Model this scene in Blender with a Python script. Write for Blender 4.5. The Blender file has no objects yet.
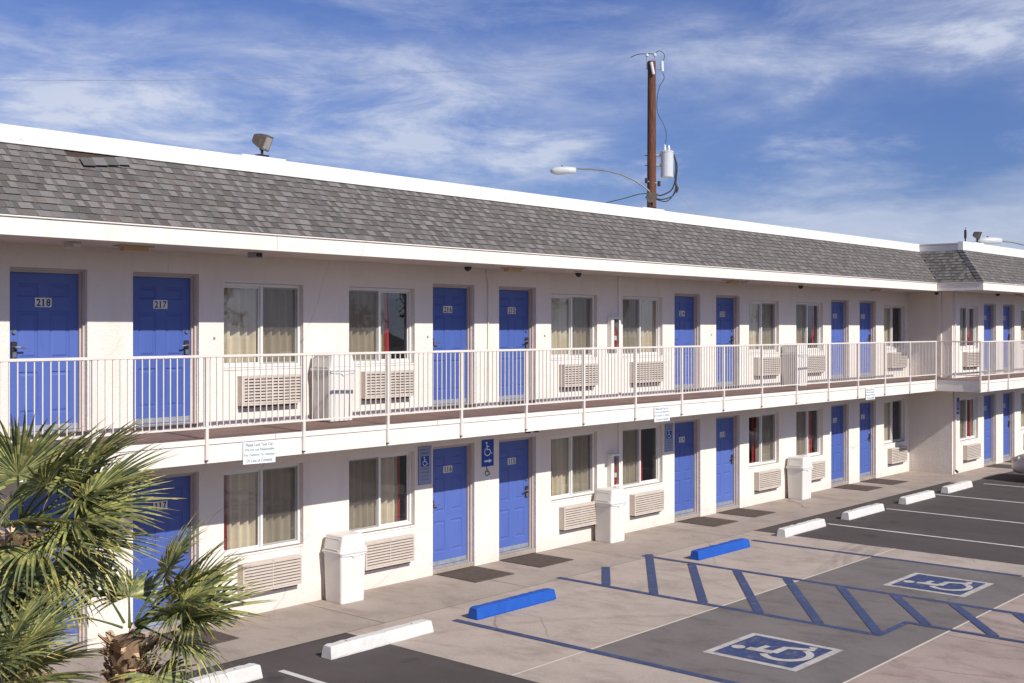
import bpy, math, random
from mathutils import Vector, Matrix
random.seed(7)
scene = bpy.context.scene
COL = scene.collection
R = math.radians

# ------------------------------------------------------------------ materials
def newmat(name):
    m = bpy.data.materials.new(name); m.use_nodes = True
    nt = m.node_tree; b = nt.nodes['Principled BSDF']
    return m, nt, b
def N(nt, t, **kw):
    n = nt.nodes.new(t)
    for k, v in kw.items():
        if k in n.inputs.keys(): n.inputs[k].default_value = v
        else: setattr(n, k, v)
    return n
def L(nt, a, b): nt.links.new(a, b)
def ramp(nt, fac, stops):
    r = nt.nodes.new('ShaderNodeValToRGB'); e = r.color_ramp.elements
    while len(e) < len(stops): e.new(0.5)
    for i, (p, c) in enumerate(stops):
        e[i].position = p; e[i].color = (c[0], c[1], c[2], 1) if len(c) == 3 else c
    L(nt, fac, r.inputs['Fac']); return r
def mixc(nt, fac, a, b, mode='MIX'):
    m = nt.nodes.new('ShaderNodeMix'); m.data_type = 'RGBA'; m.blend_type = mode
    for sock, v in ((m.inputs['Factor'], fac), (m.inputs['A'], a), (m.inputs['B'], b)):
        pass
    def put(s, v):
        if hasattr(v, 'node'): L(nt, v, s)
        elif isinstance(v, (int, float)): s.default_value = v
        else: s.default_value = (*v, 1)
    put(m.inputs[0], fac); put(m.inputs[6], a); put(m.inputs[7], b)
    return m.outputs[2]
def coords(nt, scale=(1, 1, 1)):
    g = nt.nodes.new('ShaderNodeNewGeometry')
    mp = nt.nodes.new('ShaderNodeMapping'); mp.inputs['Scale'].default_value = scale
    L(nt, g.outputs['Position'], mp.inputs['Vector']); return mp.outputs['Vector']
def noise(nt, vec, scale, detail=4, rough=.55, dist=0):
    n = nt.nodes.new('ShaderNodeTexNoise'); n.inputs['Scale'].default_value = scale
    n.inputs['Detail'].default_value = detail; n.inputs['Roughness'].default_value = rough
    n.inputs['Distortion'].default_value = dist
    L(nt, vec, n.inputs['Vector']); return n.outputs['Fac']
def bump(nt, b, h, strength=.3, dist=.01):
    n = nt.nodes.new('ShaderNodeBump'); n.inputs['Strength'].default_value = strength
    n.inputs['Distance'].default_value = dist
    L(nt, h, n.inputs['Height']); L(nt, n.outputs['Normal'], b.inputs['Normal'])
def simple(name, c, rough=.6, var=.12, sc=6, metal=0, bmp=0, bsc=60, spec=None, dirt=None):
    m, nt, b = newmat(name)
    v = coords(nt)
    f = noise(nt, v, sc, 5)
    lo = tuple(x * (1 - var) for x in c); hi = tuple(min(1, x * (1 + var)) for x in c)
    r = ramp(nt, f, [(.3, lo), (.7, hi)]); out = r.outputs['Color']
    if dirt:
        f2 = noise(nt, v, dirt[1], 8, .7)
        r2 = ramp(nt, f2, [(dirt[2], (0, 0, 0)), (dirt[2] + .12, (1, 1, 1))])
        out = mixc(nt, r2.outputs['Color'], out, dirt[0])
    L(nt, out, b.inputs['Base Color'])
    b.inputs['Roughness'].default_value = rough; b.inputs['Metallic'].default_value = metal
    if spec is not None: b.inputs['Specular IOR Level'].default_value = spec
    if bmp: bump(nt, b, noise(nt, v, bsc, 6, .6), bmp, .01)
    return m

M = {}
def stucco(name, c, bs=.55):
    m, nt, b = newmat(name); v = coords(nt)
    big = noise(nt, v, .55, 5, .6)
    col = ramp(nt, big, [(.3, tuple(x * .93 for x in c)), (.7, c)]).outputs['Color']
    vs = coords(nt, (2.6, 2.6, .45))
    st = noise(nt, vs, 1.2, 6, .65)
    stm = ramp(nt, st, [(.52, (0, 0, 0)), (.8, (.32, .32, .32))]).outputs['Color']
    col = mixc(nt, stm, col, (c[0] * .72, c[1] * .66, c[2] * .6))
    sp = noise(nt, v, 9, 8, .7)
    spm = ramp(nt, sp, [(.64, (0, 0, 0)), (.72, (.38, .38, .38))]).outputs['Color']
    col = mixc(nt, spm, col, (c[0] * .66, c[1] * .62, c[2] * .57))
    vo = N(nt, 'ShaderNodeTexVoronoi', feature='DISTANCE_TO_EDGE'); vo.inputs['Scale'].default_value = .42
    nz = N(nt, 'ShaderNodeTexNoise'); nz.inputs['Scale'].default_value = 2.2; nz.inputs['Detail'].default_value = 6; L(nt, v, nz.inputs['Vector'])
    L(nt, mixc(nt, .16, v, nz.outputs['Color']), vo.inputs['Vector'])
    ck = mixc(nt, 1.0, ramp(nt, vo.outputs['Distance'], [(0, (.5, .5, .5)), (.0035, (0, 0, 0))]).outputs['Color'], ramp(nt, noise(nt, v, .4, 3), [(.50, (0, 0, 0)), (.6, (1, 1, 1))]).outputs['Color'], 'MULTIPLY')
    col = mixc(nt, ck, col, (c[0] * .5, c[1] * .45, c[2] * .4))
    gz = N(nt, 'ShaderNodeSeparateXYZ'); L(nt, v, gz.inputs[0])
    # rain splash grime low on the wall
    mr = N(nt, 'ShaderNodeMapRange'); L(nt, gz.outputs[2], mr.inputs[0])
    mr.inputs[1].default_value = 0; mr.inputs[2].default_value = .35; mr.inputs[3].default_value = .55; mr.inputs[4].default_value = 0
    mm = N(nt, 'ShaderNodeMath', operation='MULTIPLY'); L(nt, mr.outputs[0], mm.inputs[0]); L(nt, noise(nt, v, 3, 6, .7), mm.inputs[1])
    col = mixc(nt, mm.outputs[0], col, (c[0] * .6, c[1] * .52, c[2] * .46))
    L(nt, col, b.inputs['Base Color']); b.inputs['Roughness'].default_value = .92
    b.inputs['Specular IOR Level'].default_value = .2
    h = N(nt, 'ShaderNodeMath', operation='ADD'); L(nt, noise(nt, v, 22, 6, .6), h.inputs[0]); L(nt, noise(nt, v, 5, 3, .5), h.inputs[1])
    bump(nt, b, h.outputs[0], bs, .012)
    return m
M['stucco'] = stucco('stucco_painted', (.785, .72, .655), .85)
M['trim'] = stucco('trim_painted', (.80, .74, .68), .35)
M['parapet'] = simple('parapet_white', (.78, .755, .72), .6, .07, 1.2, dirt=((.50, .46, .41), 3.5, .60))
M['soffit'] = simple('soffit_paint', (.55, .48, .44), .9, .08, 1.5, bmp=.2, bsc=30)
M['white'] = simple('white_paint', (.74, .71, .67), .5, .04, 3, dirt=((.5, .45, .4), 5, .68))
M['frame'] = simple('vinyl_frame', (.72, .70, .67), .4, .04, 4)
M['rail'] = simple('rail_paint', (.70, .64, .58), .5, .06, 4, dirt=((.35, .25, .18), 14, .72))
M['doorframe'] = simple('door_frame_paint', (.52, .435, .395), .6, .08, 3)
M['blue'] = simple('blue_door_paint', (.070, .112, .42), .42, .07, 1.7, bmp=.05, bsc=90)
def door_paint():
    m, nt, b = newmat('blue_door_paint'); v = coords(nt); oi = N(nt, 'ShaderNodeObjectInfo')
    f = N(nt, 'ShaderNodeMath', operation='MULTIPLY_ADD'); L(nt, noise(nt, v, 1.6, 5), f.inputs[0]); f.inputs[1].default_value = .5; 
    g = N(nt, 'ShaderNodeMath', operation='MULTIPLY'); L(nt, oi.outputs['Random'], g.inputs[0]); g.inputs[1].default_value = .5; L(nt, g.outputs[0], f.inputs[2])
    c = ramp(nt, f.outputs[0], [(.2, (.058, .105, .345)), (.8, (.088, .142, .42))]).outputs['Color']
    sc = ramp(nt, noise(nt, coords(nt, (3, 3, 9)), 6, 8, .8), [(.66, (0, 0, 0)), (.74, (.4, .4, .4))]).outputs['Color']
    c = mixc(nt, sc, c, (.11, .15, .33)); 
    st = ramp(nt, noise(nt, coords(nt, (9, 9, .8)), 1.5, 6, .7), [(.55, (0, 0, 0)), (.8, (.35, .35, .35))]).outputs['Color']
    c = mixc(nt, st, c, (.045, .07, .22))
    L(nt, c, b.inputs['Base Color']); b.inputs['Roughness'].default_value = .42; bump(nt, b, noise(nt, v, 40, 4), .08, .01); return m
M['blue'] = door_paint()
M['kick'] = simple('kick_plate_metal', (.34, .36, .40), .5, .2, 12, metal=.4)
M['chrome'] = simple('brushed_steel', (.42, .41, .40), .3, .1, 20, metal=.9)
M['lock'] = simple('dark_lock_metal', (.05, .05, .055), .35, .2, 20, metal=.5)
M['plate'] = simple('plate_white', (.72, .70, .66), .5, .03, 10)
M['black'] = simple('black_ink', (.012, .012, .014), .6, .1, 10)
M['ac'] = simple('ac_beige', (.56, .485, .42), .55, .06, 5, dirt=((.35, .28, .22), 6, .66))
M['acdark'] = simple('ac_dark', (.06, .045, .04), .8, .1, 5)
M['curtain'] = simple('curtain_cream', (.72, .665, .52), .9, .06, 3)
M['red'] = simple('curtain_red', (.36, .02, .02), .8, .1, 3)
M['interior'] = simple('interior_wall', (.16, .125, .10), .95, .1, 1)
M['binwhite'] = simple('bin_plastic', (.70, .67, .63), .45, .04, 3, dirt=((.42, .36, .3), 6, .68))
M['bag'] = simple('bag_film', (.70, .68, .68), .3, .05, 20)
M['mat'] = simple('doormat_rubber', (.085, .062, .052), .95, .2, 8, bmp=.6, bsc=200)
M['signblue'] = simple('sign_blue', (.004, .052, .34), .4, .05, 4)
M['signwhite'] = simple('sign_white', (.76, .78, .78), .45, .03, 4)
M['signgrey'] = simple('sign_grey', (.27, .31, .42), .45, .04, 4)
M['signtext'] = simple('sign_text_grey', (.16, .22, .24), .6, .04, 4)
M['signink'] = simple('sign_text_blue', (.05, .10, .32), .6, .04, 4)
M['deck'] = simple('deck_coating', (.20, .128, .108), .85, .14, 2.5, bmp=.3, bsc=70)
M['wood'] = simple('pole_wood', (.20, .085, .045), .9, .35, 2, bmp=.5, bsc=20)
M['porcelain'] = simple('porcelain', (.62, .63, .64), .3, .05, 9)
M['tank'] = simple('transformer_paint', (.48, .50, .52), .45, .04, 2)
M['lamphead'] = simple('lamp_head_metal', (.52, .54, .55), .4, .06, 3)
M['lamparm'] = simple('lamp_arm_metal', (.16, .17, .18), .5, .1, 5)
M['wire'] = simple('cable_black', (.025, .025, .028), .6, .1, 10)
M['wiregrey'] = simple('cable_grey', (.28, .29, .31), .5, .1, 10)
M['flood'] = simple('floodlight_bronze', (.12, .095, .075), .5, .2, 14, dirt=((.26, .22, .18), 20, .55))
M['floodface'] = simple('floodlight_lens', (.36, .34, .29), .25, .15, 10)
M['fixture'] = simple('fixture_amber', (.50, .36, .20), .6, .08, 6)
M['dome'] = simple('dome_dark', (.02, .018, .018), .15, .1, 10)
M['extred'] = simple('extinguisher_red', (.42, .012, .012), .35, .05, 10)
M['rust'] = simple('rust_stain', (.2, .1, .06), .9, .3, 20)
M['stopwhite'] = simple('stop_white_paint', (.62, .60, .57), .8, .07, 5, bmp=.6, bsc=40, dirt=((.36, .32, .28), 22, .60))
M['stopblue'] = simple('stop_blue_paint', (.004, .075, .38), .6, .10, 6, bmp=.4, bsc=40, dirt=((.03, .05, .18), 12, .66))

def wood_pole():
    m, nt, b = newmat('pole_wood_grain'); v = coords(nt, (14, 14, .9)); f = noise(nt, v, 2.2, 8, .7)
    L(nt, ramp(nt, f, [(.3, (.03, .012, .008)), (.52, (.12, .045, .024)), (.75, (.20, .085, .042))]).outputs['Color'], b.inputs['Base Color'])
    b.inputs['Roughness'].default_value = .9; bump(nt, b, f, .8, .02); return m
M['wood'] = wood_pole()

def attr_mat(name, rough=.9, tint=(1, 1, 1), nsc=60, bs=.5, trans=0):
    m, nt, b = newmat(name)
    a = N(nt, 'ShaderNodeVertexColor'); a.layer_name = 'Col'
    v = coords(nt); f = noise(nt, v, nsc, 3, .7)
    r = ramp(nt, f, [(.3, (.72, .72, .72)), (.7, (1.25, 1.25, 1.25))])
    c = mixc(nt, 1.0, a.outputs['Color'], r.outputs['Color'], 'MULTIPLY')
    L(nt, c, b.inputs['Base Color']); b.inputs['Roughness'].default_value = rough
    b.inputs['Specular IOR Level'].default_value = .3
    if bs: bump(nt, b, f, bs, .006)
    if trans:
        out = nt.nodes['Material Output']; t = N(nt, 'ShaderNodeBsdfTranslucent'); L(nt, c, t.inputs['Color'])
        mx = N(nt, 'ShaderNodeMixShader'); mx.inputs[0].default_value = trans
        L(nt, b.outputs[0], mx.inputs[1]); L(nt, t.outputs[0], mx.inputs[2]); L(nt, mx.outputs[0], out.inputs['Surface'])
    return m
M['shingle'] = attr_mat('asphalt_shingle', .95, nsc=75, bs=.6)
M['leaf'] = attr_mat('palm_leaf', .42, nsc=25, bs=.0, trans=.22)
M['boot'] = attr_mat('palm_boot', .95, nsc=60, bs=.6)

def glass():
    m, nt, b = newmat('window_glass'); nt.nodes.remove(b); out = nt.nodes['Material Output']
    t = N(nt, 'ShaderNodeBsdfTransparent'); t.inputs['Color'].default_value = (.85, .83, .81, 1)
    g = N(nt, 'ShaderNodeBsdfGlossy'); g.inputs['Roughness'].default_value = .015; g.inputs['Color'].default_value = (.9, .95, 1, 1)
    fr = N(nt, 'ShaderNodeFresnel'); fr.inputs['IOR'].default_value = 1.75
    ge = N(nt, 'ShaderNodeNewGeometry'); mi = N(nt, 'ShaderNodeMapRange'); L(nt, ge.outputs['Backfacing'], mi.inputs[0]); mi.inputs[3].default_value = 2.1; mi.inputs[4].default_value = 1 / 2.1
    L(nt, mi.outputs[0], fr.inputs['IOR'])
    v = coords(nt); bp = N(nt, 'ShaderNodeBump'); bp.inputs['Strength'].default_value = .06; bp.inputs['Distance'].default_value = .05
    L(nt, noise(nt, v, 1.6, 2), bp.inputs['Height']); L(nt, bp.outputs[0], g.inputs['Normal'])
    mx = N(nt, 'ShaderNodeMixShader'); L(nt, fr.outputs[0], mx.inputs[0]); L(nt, t.outputs[0], mx.inputs[1]); L(nt, g.outputs[0], mx.inputs[2])
    L(nt, mx.outputs[0], out.inputs['Surface']); return m
M['glass'] = glass()
def screen():
    m, nt, b = newmat('insect_mesh'); out = nt.nodes['Material Output']
    b.inputs['Base Color'].default_value = (.10, .085, .075, 1); b.inputs['Roughness'].default_value = .8
    t = N(nt, 'ShaderNodeBsdfTransparent'); mx = N(nt, 'ShaderNodeMixShader')
    v = coords(nt, (1, 1, 1)); f = noise(nt, v, 3, 3)
    mr = N(nt, 'ShaderNodeMapRange'); L(nt, f, mr.inputs[0]); mr.inputs[3].default_value = .30; mr.inputs[4].default_value = .42
    L(nt, mr.outputs[0], mx.inputs[0]); L(nt, t.outputs[0], mx.inputs[1]); L(nt, b.outputs[0], mx.inputs[2])
    L(nt, mx.outputs[0], out.inputs['Surface']); return m
M['screen'] = screen()

def asphalt():
    m, nt, b = newmat('asphalt_ground'); v = coords(nt)
    c = ramp(nt, noise(nt, v, .5, 6, .65), [(.3, (.050, .039, .038)), (.7, (.078, .061, .059))]).outputs['Color']
    sp = ramp(nt, noise(nt, v, 70, 4, .85), [(.54, (0, 0, 0)), (.68, (.6, .6, .6))]).outputs['Color']
    c = mixc(nt, sp, c, (.16, .145, .14))
    wear = ramp(nt, noise(nt, coords(nt, (1.6, .35, 1)), 1.1, 6, .7), [(.5, (0, 0, 0)), (.72, (.4, .4, .4))]).outputs['Color']
    c = mixc(nt, wear, c, (.10, .088, .084))
    oil = ramp(nt, noise(nt, v, 1.7, 3, .5), [(.62, (0, 0, 0)), (.70, (.6, .6, .6))]).outputs['Color']
    c = mixc(nt, oil, c, (.022, .020, .020))
    cp = ramp(nt, noise(nt, v, 26, 4, .8), [(.62, (0, 0, 0)), (.70, (.35, .35, .35))]).outputs['Color']; c = mixc(nt, cp, c, (.12, .105, .098))
    L(nt, c, b.inputs['Base Color']); b.inputs['Roughness'].default_value = .93
    bump(nt, b, noise(nt, v, 90, 4, .8), .7, .01); return m
M['asphalt'] = asphalt()
def concrete(name, c, marks=False, stain=.5):
    m, nt, b = newmat(name); v = coords(nt)
    col = ramp(nt, noise(nt, v, .8, 7, .7), [(.28, tuple(x * .78 for x in c)), (.5, c), (.74, tuple(x * 1.12 for x in c))]).outputs['Color']
    f2 = ramp(nt, noise(nt, coords(nt, (1, .5, 1)), 2.3, 8, .72, .4), [(.50, (0, 0, 0)), (.74, (stain,) * 3)]).outputs['Color']
    col = mixc(nt, f2, col, (c[0] * .52, c[1] * .47, c[2] * .43))
    f3 = ramp(nt, noise(nt, v, 11, 6, .75), [(.66, (0, 0, 0)), (.72, (.5, .5, .5))]).outputs['Color']
    col = mixc(nt, f3, col, (c[0] * .6, c[1] * .56, c[2] * .52))
    sp = ramp(nt, noise(nt, v, 90, 3, .8), [(.35, (.82, .82, .82)), (.65, (1.12, 1.12, 1.12))]).outputs['Color']
    col = mixc(nt, 1.0, col, sp, 'MULTIPLY')
    # hairline cracks
    vo = N(nt, 'ShaderNodeTexVoronoi', feature='DISTANCE_TO_EDGE'); vo.inputs['Scale'].default_value = .33
    nv = N(nt, 'ShaderNodeTexNoise'); nv.inputs['Scale'].default_value = 2.5; nv.inputs['Detail'].default_value = 5; L(nt, v, nv.inputs['Vector'])
    mp = mixc(nt, .12, v, nv.outputs['Color']); L(nt, mp, vo.inputs['Vector'])
    cr = ramp(nt, vo.outputs['Distance'], [(0, (.55, .55, .55)), (.004, (0, 0, 0))]).outputs['Color']
    gate = ramp(nt, noise(nt, v, .45, 3), [(.5, (0, 0, 0)), (.58, (1, 1, 1))]).outputs['Color']
    cr = mixc(nt, 1.0, cr, gate, 'MULTIPLY')
    col = mixc(nt, cr, col, (.07, .055, .05))
    if marks:
        for (cx, cy, rad, w, a) in ((22.0, 4.6, 5.1, .12, .6), (22.0, 4.6, 5.4, .10, .5), (22.1, 4.5, 5.75, .06, .4), (9.0, 4.5, 7.4, .10, .3), (21.4, 1.0, 8.9, .12, .35)):
            vm = N(nt, 'ShaderNodeVectorMath', operation='DISTANCE'); L(nt, v, vm.inputs[0]); vm.inputs[1].default_value = (cx, cy, 0)
            s1 = N(nt, 'ShaderNodeMath', operation='SUBTRACT'); L(nt, vm.outputs['Value'], s1.inputs[0]); s1.inputs[1].default_value = rad
            s2 = N(nt, 'ShaderNodeMath', operation='ABSOLUTE'); L(nt, s1.outputs[0], s2.inputs[0])
            mr = N(nt, 'ShaderNodeMapRange'); L(nt, s2.outputs[0], mr.inputs[0])
            mr.inputs[1].default_value = w * .6; mr.inputs[2].default_value = w; mr.inputs[3].default_value = a; mr.inputs[4].default_value = 0
            mu = N(nt, 'ShaderNodeMath', operation='MULTIPLY'); L(nt, mr.outputs[0], mu.inputs[0]); L(nt, ramp(nt, noise(nt, v, 4, 6, .8), [(.35, (0, 0, 0)), (.6, (1, 1, 1))]).outputs['Color'], mu.inputs[1])
            col = mixc(nt, mu.outputs[0], col, (c[0] * .45, c[1] * .43, c[2] * .42))
    L(nt, col, b.inputs['Base Color']); b.inputs['Roughness'].default_value = .9
    bump(nt, b, noise(nt, v, 60, 5, .7), .3, .008); return m
M['walk'] = concrete('sidewalk_concrete', (.35, .290, .248), stain=.6)
M['pad'] = concrete('pad_concrete', (.41, .338, .292), True, .7)
M['padlow'] = concrete('pad_concrete_worn', (.355, .275, .24), True, .9)
M['darkpad'] = concrete('pad_dark_coating', (.165, .142, .136), False, .8)
def paint(name, c, under, wear=.56):
    m, nt, b = newmat(name); v = coords(nt)
    f = ramp(nt, noise(nt, v, 7, 10, .78), [(wear, (0, 0, 0)), (wear + .14, (.75, .75, .75))]).outputs['Color']
    lo = ramp(nt, noise(nt, v, 2, 4), [(.3, tuple(x * .82 for x in c)), (.7, c)]).outputs['Color']
    L(nt, mixc(nt, f, lo, under), b.inputs['Base Color']); b.inputs['Roughness'].default_value = .85
    bump(nt, b, noise(nt, v, 60, 5, .7), .3, .006); return m
M['bluepaint'] = paint('blue_line_paint', (.042, .062, .155), (.20, .175, .17), .545)
M['isablue'] = paint('blue_symbol_paint', (.030, .050, .150), (.17, .15, .16), .50)
M['linewhite'] = paint('white_line_paint', (.62, .60, .57), (.2, .18, .17), .58)
M['isawhite'] = paint('white_symbol_paint', (.50, .46, .43), (.24, .215, .21), .50)
M['joint'] = simple('joint_sealant', (.60, .54, .46), .8, .1, 3)
M['jointdark'] = simple('joint_dark', (.10, .08, .07), .95, .1, 3)
M['bed'] = simple('planting_soil', (.16, .12, .09), .98, .3, 6, bmp=.8, bsc=25)
M['carpaint'] = simple('car_paint_silver', (.48, .44, .43), .28, .02, 1, metal=.35)
M['carglass'] = simple('car_glass_dark', (.02, .022, .025), .05, .02, 1)
M['tyre'] = simple('tyre_rubber', (.02, .02, .02), .85, .1, 10)
M['headlight'] = simple('headlight_clear', (.5, .5, .5), .08, .04, 10)
M['taillight'] = simple('taillight_red', (.35, .01, .01), .15, .04, 10)

# ------------------------------------------------------------------ mesh builder
_textcache = {}
def text_geo(body, bold=0.0):
    key = (body, bold)
    if key in _textcache: return _textcache[key]
    cu = bpy.data.curves.new('t', 'FONT'); cu.body = body; cu.size = 1; cu.offset = bold; cu.resolution_u = 3
    ob = bpy.data.objects.new('t', cu); COL.objects.link(ob)
    dg = bpy.context.evaluated_depsgraph_get(); me = ob.evaluated_get(dg).to_mesh()
    vs = [(v.co.x, v.co.y) for v in me.vertices]; fs = [tuple(p.vertices) for p in me.polygons]
    COL.objects.unlink(ob); bpy.data.objects.remove(ob); bpy.data.curves.remove(cu)
    x0 = min(v[0] for v in vs); x1 = max(v[0] for v in vs); y0 = min(v[1] for v in vs); y1 = max(v[1] for v in vs)
    _textcache[key] = (vs, fs, x0, x1, y0, y1); return _textcache[key]

class MB:
    def __init__(s): s.v = []; s.f = []; s.m = []; s.c = []; s.mats = []; s.cc = (1, 1, 1)
    def mi(s, mat):
        if mat not in s.mats: s.mats.append(mat)
        return s.mats.index(mat)
    def face(s, pts, mat, col=None):
        i = len(s.v); s.v.extend([tuple(p) for p in pts]); s.f.append(tuple(range(i, i + len(pts)))); s.m.append(s.mi(mat)); s.c.append(col or s.cc)
    def faces(s, vs, fs, mat, col=None):
        i = len(s.v); s.v.extend([tuple(p) for p in vs]); k = s.mi(mat)
        for f in fs: s.f.append(tuple(i + j for j in f)); s.m.append(k); s.c.append(col or s.cc)
    def box(s, x0, x1, y0, y1, z0, z1, mat, bev=0):
        if bev:
            b = min(bev, (x1 - x0) * .45, (y1 - y0) * .45, (z1 - z0) * .45)
            # chamfered box: 24 verts
            vs = []; idx = {}
            for sx in (0, 1):
                for sy in (0, 1):
                    for sz in (0, 1):
                        X = (x0, x1)[sx]; Y = (y0, y1)[sy]; Z = (z0, z1)[sz]
                        ix = X + (b if sx == 0 else -b); iy = Y + (b if sy == 0 else -b); iz = Z + (b if sz == 0 else -b)
                        idx[(sx, sy, sz, 'x')] = len(vs); vs.append((X, iy, iz))
                        idx[(sx, sy, sz, 'y')] = len(vs); vs.append((ix, Y, iz))
                        idx[(sx, sy, sz, 'z')] = len(vs); vs.append((ix, iy, Z))
            fs = []
            for sx in (0, 1):
                q = [idx[(sx, a, c, 'x')] for a, c in ((0, 0), (1, 0), (1, 1), (0, 1))]; fs.append(q if sx else q[::-1])
            for sy in (0, 1):
                q = [idx[(a, sy, c, 'y')] for a, c in ((0, 0), (1, 0), (1, 1), (0, 1))]; fs.append(q[::-1] if sy else q)
            for sz in (0, 1):
                q = [idx[(a, c, sz, 'z')] for a, c in ((0, 0), (1, 0), (1, 1), (0, 1))]; fs.append(q if sz else q[::-1])
            for a in (0, 1):
                for c in (0, 1):
                    fs.append([idx[(0, a, c, 'y')], idx[(1, a, c, 'y')], idx[(1, a, c, 'z')], idx[(0, a, c, 'z')]])
                    fs.append([idx[(a, 0, c, 'x')], idx[(a, 1, c, 'x')], idx[(a, 1, c, 'z')], idx[(a, 0, c, 'z')]])
                    fs.append([idx[(a, c, 0, 'x')], idx[(a, c, 1, 'x')], idx[(a, c, 1, 'y')], idx[(a, c, 0, 'y')]])
                    for d in (0, 1):
                        fs.append([idx[(a, c, d, 'x')], idx[(a, c, d, 'y')], idx[(a, c, d, 'z')]])
            s.faces(vs, fs, mat); return
        vs = [(x0, y0, z0), (x1, y0, z0), (x1, y1, z0), (x0, y1, z0), (x0, y0, z1), (x1, y0, z1), (x1, y1, z1), (x0, y1, z1)]
        s.faces(vs, [(0, 3, 2, 1), (4, 5, 6, 7), (0, 1, 5, 4), (1, 2, 6, 5), (2, 3, 7, 6), (3, 0, 4, 7)], mat)
    def prism(s, prof, x0, x1, mat, axis='x'):
        # prof: list of (a,b); extruded along axis
        def P(t, a, b): return (t, a, b) if axis == 'x' else ((a, t, b) if axis == 'y' else (a, b, t))
        n = len(prof); vs = [P(x0, a, b) for a, b in prof] + [P(x1, a, b) for a, b in prof]
        fs = [tuple(range(n))[::-1], tuple(range(n, 2 * n))] + [(i, (i + 1) % n, n + (i + 1) % n, n + i) for i in range(n)]
        s.faces(vs, fs, mat)
    def loft(s, rings, mat, cap=True, col=None):
        n = len(rings[0]); vs = [p for r in rings for p in r]; fs = []
        for k in range(len(rings) - 1):
            for i in range(n):
                fs.append((k * n + i, k * n + (i + 1) % n, (k + 1) * n + (i + 1) % n, (k + 1) * n + i))
        if cap: fs.append(tuple(range(n))[::-1]); fs.append(tuple(range((len(rings) - 1) * n, len(rings) * n)))
        s.faces(vs, fs, mat, col)
    def tube(s, pts, r, mat, n=8, col=None):
        pts = [Vector(p) for p in pts]; rs = r if isinstance(r, (list, tuple)) else [r] * len(pts)
        rings = []; up = None
        for i, p in enumerate(pts):
            d = (pts[min(i + 1, len(pts) - 1)] - pts[max(i - 1, 0)]).normalized()
            if up is None: up = Vector((0, 0, 1)) if abs(d.z) < .9 else Vector((1, 0, 0))
            a = d.cross(up)
            if a.length < 1e-4: a = d.cross(Vector((0, 1, 0)))
            a.normalize(); b = d.cross(a).normalized(); up = b * -1
            rings.append([tuple(p + (a * math.cos(t) + b * math.sin(t)) * rs[i]) for t in [2 * math.pi * k / n for k in range(n)]])
        s.loft(rings, mat, True, col)
    def lathe(s, prof, c, mat, n=24):
        rings = [[(c[0] + r * math.cos(2 * math.pi * k / n), c[1] + r * math.sin(2 * math.pi * k / n), c[2] + z) for k in range(n)] for r, z in prof]
        s.loft(rings, mat)
    def text(s, body, o, ax, ay, w, h, mat, bold=0.0):
        vs, fs, x0, x1, y0, y1 = text_geo(body, bold); o = Vector(o); ax = Vector(ax); ay = Vector(ay)
        s.faces([tuple(o + ax * ((x - x0) / (x1 - x0) * w) + ay * ((y - y0) / (y1 - y0) * h)) for x, y in vs], fs, mat)
    def stroke(s, pts, w, o, ax, ay, mat, lift=(0, 0, 0)):
        o = Vector(o) + Vector(lift); ax = Vector(ax); ay = Vector(ay)
        P = [Vector(p) for p in pts]; Lf = []; Rt = []
        for i, p in enumerate(P):
            d = (P[min(i + 1, len(P) - 1)] - P[max(i - 1, 0)]).normalized(); nn = Vector((-d.y, d.x)) * w / 2
            Lf.append(p + nn); Rt.append(p - nn)
        for i in range(len(P) - 1):
            s.face([tuple(o + ax * q.x + ay * q.y) for q in (Rt[i], Rt[i + 1], Lf[i + 1], Lf[i])], mat)
    def disc(s, c, r, o, ax, ay, mat, n=16):
        o = Vector(o); ax = Vector(ax); ay = Vector(ay)
        s.face([tuple(o + ax * (c[0] + r * math.cos(2 * math.pi * k / n)) + ay * (c[1] + r * math.sin(2 * math.pi * k / n))) for k in range(n)], mat)
    def build(s, name, parent=None, off=(0, 0, 0), smooth=False, color=False):
        me = bpy.data.meshes.new(name)
        me.from_pydata([(v[0] - off[0], v[1] - off[1], v[2] - off[2]) for v in s.v], [], s.f)
        for m in s.mats: me.materials.append(m)
        me.polygons.foreach_set('material_index', s.m)
        if color:
            ca = me.color_attributes.new('Col', 'FLOAT_COLOR', 'CORNER'); data = []
            for p, c in zip(me.polygons, s.c): data.extend([c[0], c[1], c[2], 1.0] * p.loop_total)
            ca.data.foreach_set('color', data)
        if smooth: me.polygons.foreach_set('use_smooth', [True] * len(me.polygons))
        me.update()
        o = bpy.data.objects.new(name, me); COL.objects.link(o)
        if parent: o.parent = parent
        return o

def tag(o, label=None, cat=None, group=None, kind=None):
    if label: o['label'] = label
    if cat: o['category'] = cat
    if group: o['group'] = group
    if kind: o['kind'] = kind
    return o
def thing(name, loc, label, cat, group=None, rz=0):
    o = bpy.data.objects.new(name, None); COL.objects.link(o); o.empty_display_size = .2
    o.location = loc; o.rotation_euler = (0, 0, rz); return tag(o, label, cat, group)
def copy_tree(o, parent=None, loc=None):
    c = o.copy(); COL.objects.link(c)
    if parent is not None: c.parent = parent
    if loc is not None: c.location = loc
    for ch in list(o.children): copy_tree(ch, c)
    return c

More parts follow.
